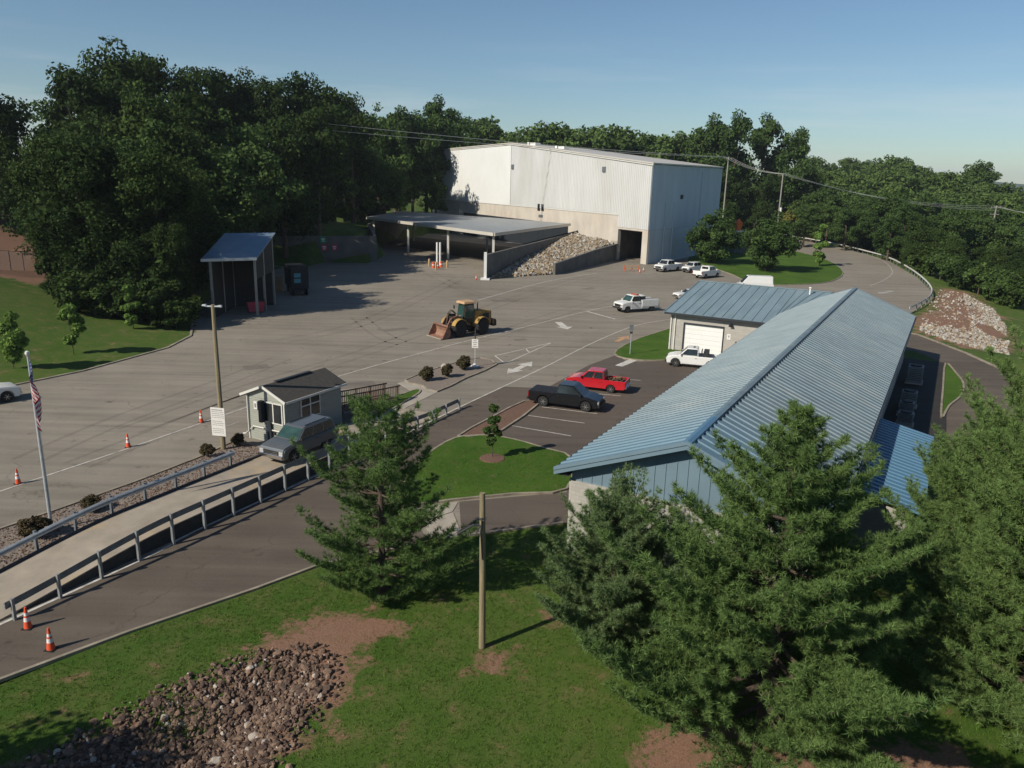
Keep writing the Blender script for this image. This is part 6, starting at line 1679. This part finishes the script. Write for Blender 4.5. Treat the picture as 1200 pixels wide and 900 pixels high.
# conifers near the camera: whorled limbs with needle tufts
def conifer(seed, H, R, zlo, mat, tuft=.17, dens=1.0, whorl=.5, up=.30, lobes=None, power=.75, nb=26):
    rg = np.random.default_rng(seed)
    limb = MB(); C, D = [], []
    limb.tube([(0, 0, -.3), (.02, 0, H * .3), (0, .03, H * .65), (0, 0, H * .97)], [H * .022, H * .017, H * .010, H * .003], 9)
    z = zlo
    while z < H * .98:
        t = (z - zlo) / (H - zlo); n = 7 if t < .8 else 5; a0 = rg.uniform(0, 6.28)
        for k in range(n):
            a = a0 + 2 * pi * k / n + rg.uniform(-.35, .35)
            prof = (1 - t) ** power * (1 if t > .12 else .75 + 2 * t)
            Lb = R * prof * rg.uniform(.52, 1.18) * (1 + (.22 * math.sin(a * 2 + seed) if lobes is None else lobes(a, t))) + .12
            if rg.random() < .06: continue
            dz0 = up * (.35 + t * 1.1) + rg.uniform(-.12, .12)
            pts, m = [], 7; dirh = np.array([cos(a), sin(a), 0]); side = np.array([-sin(a), cos(a), 0])
            bend = rg.uniform(-.12, .12)
            for i in range(m + 1):
                s = i / m; pts.append(np.array([0, 0, z]) + dirh * Lb * s + side * bend * Lb * s * s + np.array([0, 0, Lb * (dz0 * s - .42 * s * (1 - s) + .16 * s ** 3)]))
            limb.tube(pts, [max(.008, .018 * Lb * (1 - .85 * i / m)) for i in range(m + 1)], 4, caps=False)
            nt = max(4, int(Lb * 5.5 * dens))
            for i in range(nt):
                s = .22 + .78 * (i + rg.random()) / nt; f = s * m; i0 = min(int(f), m - 1); p = pts[i0] + (pts[i0 + 1] - pts[i0]) * (f - i0)
                fw = unit(pts[i0 + 1] - pts[i0])
                for sg in (-1, 1):
                    tl = Lb * .36 * (1.12 - s) * rg.uniform(.5, 1.2) + .12
                    dv = unit(fw * rg.uniform(.5, .9) + side * sg * rg.uniform(.5, 1.0) + np.array([0, 0, rg.uniform(.05, .9)]))
                    q = max(2, int(tl / (tuft * .75)))
                    for j in range(1, q + 1):
                        C.append(p + dv * tl * j / q + rg.normal(size=3) * tuft * .15); D.append(unit(dv + np.array([0, 0, .35]) + rg.normal(size=3) * .25))
            C.append(pts[-1]); D.append(unit(pts[-1] - pts[-2] + np.array([0, 0, .2])))
        z += whorl * rg.uniform(.75, 1.2) * (1 - .35 * t)
    for k in range(8): C.append(np.array([0, 0, H * (.93 + .01 * k)])); D.append(np.array([0, 0, 1.0]) + rg.normal(size=3) * .3)
    C, D = np.array(C), unit(np.array(D)); n = len(C)
    Cn = np.repeat(C, nb, 0); Dn = np.repeat(D, nb, 0); k = len(Cn)
    v = unit(Dn * rg.uniform(.25, 1.1, (k, 1)) + unit(rg.normal(size=(k, 3))) * .85)
    ln = (tuft * rg.uniform(.7, 1.25, k))[:, None]; w = unit(np.cross(v, rg.normal(size=(k, 3)))) * (tuft * .055)
    V = np.stack([Cn - w, Cn + w, Cn + v * ln], 1).reshape(-1, 3)
    return limb.mesh('trunk', MT['bark']), np_mesh('crown', V, 3, MT[mat]), H
def pine(name, label, x, y, H, R, zlo, seed, mat='needle', **kw):
    return plant(name, label, 'tree', conifer(seed, H, R, zlo, mat, **kw), x, y, sc=1, rot=0)
pine('pine_tree', 'loose branched young pine between the exit lane and the entry lawn', -5.5, 30.9, 8.8, 3.6, .35, 3, tuft=.21, dens=.92, whorl=.72, up=.42, power=.60, lobes=lambda a, t: .30 * math.sin(a * 3 + 1 + t * 7))
pine('pine_tree', 'largest broad pine in the foreground, in front of the blue roof', 8.9, 22.9, 11.5, 6.6, .5, 7, tuft=.21, dens=1.2, power=.86, up=.34, whorl=.66, lobes=lambda a, t: .10 * math.sin(a * 2 + 1) + .15 * math.sin(a * 5 + t * 9) - .35 * max(0, cos(a + .1)) ** 3 * (t < .5))
pine('pine_tree', 'smaller bluish pine against the front corner of the block building', 4.2, 27.9, 5.8, 3.5, .2, 12, 'needle_blue', tuft=.18, dens=1.3, whorl=.36, up=.55, power=.5)
pine('pine_tree', 'broad pine at the lower right, right of the dark gap', 18.2, 23.4, 11.8, 5.2, .4, 17, tuft=.22, dens=1.1, power=.55, up=.36, whorl=.62)
pine('pine_tree', 'tall pine at the right edge with a branch reaching over the service road', 22.0, 29.5, 13.2, 5.2, .4, 23, tuft=.22, dens=1.0, power=.58, up=.36)
pine('pine_tree', 'smaller pine behind the lower right one, beyond the lean-to roof', 20.6, 31.5, 8.4, 3.6, .4, 29, tuft=.20, dens=1.1, power=.55)
# tree standing left behind the camera; its shade darkens the lower left corner
for x, y, h in ((-24, 11, 12), (-28, 9, 13), (-21, 6, 13)):
    plant('broadleaf_tree', 'tree below the drone whose shade falls on the rock pile corner', 'tree', PB['mid', rnd.randrange(4)], x, y, h=h, group='trees below the photo')

# near rock pile: the 300 largest stones one by one, the rest as one mass
rk = []
for s in range(7):
    bm = bmesh.new(); bmesh.ops.create_icosphere(bm, subdivisions=2, radius=1)
    rg = np.random.default_rng(200 + s); ax = [(unit(rg.normal(size=3)), rg.uniform(.55, .85)) for _ in range(9)]
    for v in bm.verts:
        c = np.array(v.co[:])
        for n_, d in ax:
            k = c @ n_
            if k > d: c = c - n_ * (k - d)
        v.co = c * np.array([1, .8, .62])
    me = bpy.data.meshes.new('rock'); bm.to_mesh(me); bm.free()
    me.materials.append(MT[('rock', 'rock_dark', 'rock', 'rock_pale', 'rock_dark', 'rock', 'rock_dark')[s]]); rk.append(me)
cnt = 0
while cnt < 300:
    x, y = rnd.uniform(-17.5, -5.4), rnd.uniform(18.5, 27)
    if sdist(ROCKS, np.array([x]), np.array([y]))[0] > -rnd.random() * 1.2: continue
    cnt += 1
    me = rk[3] if cnt % 14 == 0 else rk[rnd.choice((0, 1, 2, 4, 5, 6))]; s = .10 * 2.6 ** rnd.random()
    o_ = link('rock', me, None, (x, y, gz(x, y) + s * .25)); o_.scale = (s, s, s); o_.rotation_euler = (rnd.uniform(-.6, .6), rnd.uniform(-.6, .6), rnd.uniform(0, 6.3))
    tag(o_, 'broken brown grey stone lying on the rock pile in the lower left corner', 'rock', 'stones of the rock pile')
def place_pile(rg):
    while True:
        x, y = rg.uniform(-17.5, -5.2), rg.uniform(17, 27.2)
        if sdist(ROCKS, np.array([x]), np.array([y]))[0] < rg.uniform(-1.6, .5): return np.array([x, y, gz(x, y) + rg.uniform(-.02, .08)])
stones('rubble', 10000, place_pile, (.03, .15), [MT['rock_dark'], MT['rock'], MT['rock_pale']], seed=8, p3=(.5, .46, .04))
def place_bed(rg):
    while True:
        x, y = rg.uniform(-30, -13), rg.uniform(25, 51)
        if inside(BED + BEDR, np.array([x]), np.array([y]))[0]: return np.array([x, y, .045])
stones('bed_gravel', 5000, place_bed, (.03, .075), [MT['rock'], MT['rock_dark']], seed=9)

# grass blades over the near lawns
def blades(name, n, box, ok, hgt, seed, zf):
    rg = np.random.default_rng(seed); x = rg.uniform(box[0], box[1], n); y = rg.uniform(box[2], box[3], n)
    k = ok(x, y, rg); x, y = x[k], y[k]; z = zf(x, y)
    B = np.repeat(np.stack([x, y, z], -1), 4, 0); m = len(B)
    B = B + np.concatenate([rg.normal(size=(m, 2)) * .035, np.zeros((m, 1))], 1)
    a = rg.uniform(0, 6.28, m); w = np.stack([np.cos(a), np.sin(a), np.zeros(m)], -1) * (hgt * .13)
    tip = np.concatenate([rg.normal(size=(m, 2)) * hgt * .55, (hgt * rg.uniform(.5, 1.2, m))[:, None]], 1)
    return tag(link(name, np_mesh(name, np.stack([B - w, B + w, B + tip], 1).reshape(-1, 3), 3, MT['grass'])), kind='stuff')
FG = [tuple(p) for p in KERB_FRONT[1:]] + [(3.2, 38.2), (24, 30), (24, 15), (-30, 15)]
def ok_fg(x, y, rg):
    k = inside(FG, x, y) & (seg_dist([tuple(p) for p in KERB_FRONT], x, y, False) > .16) & (sdist(ROCKS, x, y) > rg.uniform(-.5, .35, len(x)))
    for p in DIRT[:6]: k &= sdist(p, x, y) > rg.uniform(-.9, .5, len(x))
    k &= ~((np.abs(x * .4848 + y * .8746 - 31.1) < 0) )
    return k & (fbm(x, y, 1.3, 3) + rg.normal(size=len(x)) * .5 > -1.0)
blades('grass', 62000, (-30, 20, 15, 38.5), ok_fg, .085, 31, ground_z)
i1 = [tuple(p) for p in ISL1]
WEED = [(-12.6, 22.6), (-11.2, 24.0), (-9.8, 23.6), (-10.0, 22.2), (-11.4, 21.6)]
blades('weeds', 2600, (-13, -9, 21, 25), lambda x, y, rg: sdist(WEED, x, y) < rg.uniform(-.7, .2, len(x)), .16, 33, ground_z)
blades('grass', 11000, (-7, 4, 35, 50), lambda x, y, rg: sdist(i1, x, y) < -.1, .06, 32, lambda x, y: np.full(x.shape, .11))

# ------------------------------------------------------------------ camera, sun, sky
cd = bpy.data.cameras.new('Camera'); co = bpy.data.objects.new('Camera', cd); COL.objects.link(co)
Rm = Matrix(((_r[0], _u[0], -_f[0]), (_r[1], _u[1], -_f[1]), (_r[2], _u[2], -_f[2])))
co.matrix_world = Matrix.Translation((0, 0, CAM_H)) @ Rm.to_4x4()
cd.sensor_width = 36.0; cd.lens = 36.0 * FOC / 1200.0; cd.clip_end = 9000; cd.clip_start = .5
SC.camera = co
SUN_EL, SUN_AZ = rad(36), rad(216.5)          # direction toward the sun, measured from +X
sd3 = Vector((cos(SUN_EL) * cos(SUN_AZ), cos(SUN_EL) * sin(SUN_AZ), sin(SUN_EL)))
sl = bpy.data.lights.new('Sun', 'SUN'); so = bpy.data.objects.new('Sun', sl); COL.objects.link(so)
sl.energy = SUN_E; sl.angle = rad(.5); sl.color = (1, .925, .79)
so.rotation_euler = sd3.to_track_quat('Z', 'Y').to_euler(); so.location = (0, 0, 60)
wd = bpy.data.worlds.new('World'); SC.world = wd; wd.use_nodes = True
nt = wd.node_tree; bg = nt.nodes['Background']
sk = nt.nodes.new('ShaderNodeTexSky'); sk.sky_type = 'NISHITA'; sk.sun_disc = False
sk.sun_elevation = SUN_EL; sk.sun_rotation = math.atan2(sd3.x, sd3.y) % (2 * pi)
sk.altitude = 100; sk.air_density = SKY_AIR; sk.dust_density = SKY_DUST; sk.ozone_density = SKY_OZ
tc_ = nd(nt, 'ShaderNodeTexCoord').outputs['Generated']
mp_ = nd(nt, 'ShaderNodeMapping'); mp_.inputs['Scale'].default_value = (1.3, 1.3, 16); lk(nt, tc_, mp_.inputs['Vector'])
sx_ = nd(nt, 'ShaderNodeSeparateXYZ'); lk(nt, tc_, sx_.inputs[0])
wisp = mth(nt, 'MULTIPLY', maprange(nt, noise_n(nt, mp_.outputs['Vector'], 2.2, 7, .6), .48, .76, 0, .6), maprange(nt, sx_.outputs['Z'], .02, .16, 1, 0))
tint = mixc(nt, 1.0, sk.outputs['Color'], (1.06, 1.22, 1.32), 'MULTIPLY')
nt.links.new(mixc(nt, wisp, tint, (10.6, 11.2, 11.8)), bg.inputs['Color']); bg.inputs['Strength'].default_value = SKY_S
vs = SC.view_settings; SC.display_settings.display_device = 'sRGB'
vs.view_transform = 'Standard'; vs.look = 'None'; vs.exposure = EXPO; vs.gamma = 1.0; vs.use_curve_mapping = False
if HAZE:
    hz = MB().box((0, 1900, 30), (8200, 5200, 140)); m_, nt_, bs_ = new_mat('haze_air'); nt_.nodes.remove(bs_)
    pv_ = nd(nt_, 'ShaderNodeVolumePrincipled', Density=HAZE); pv_.inputs['Color'].default_value = (.80, .88, 1, 1); pv_.inputs['Anisotropy'].default_value = .2
    lk(nt_, pv_.outputs[0], nt_.nodes['Material Output'].inputs['Volume'])
    tag(hz.build('haze', m_), kind='stuff')
SC.cycles.max_bounces = 6; SC.cycles.transparent_max_bounces = 4; SC.cycles.diffuse_bounces = 3; SC.cycles.glossy_bounces = 2
SC.cycles.use_denoising = True
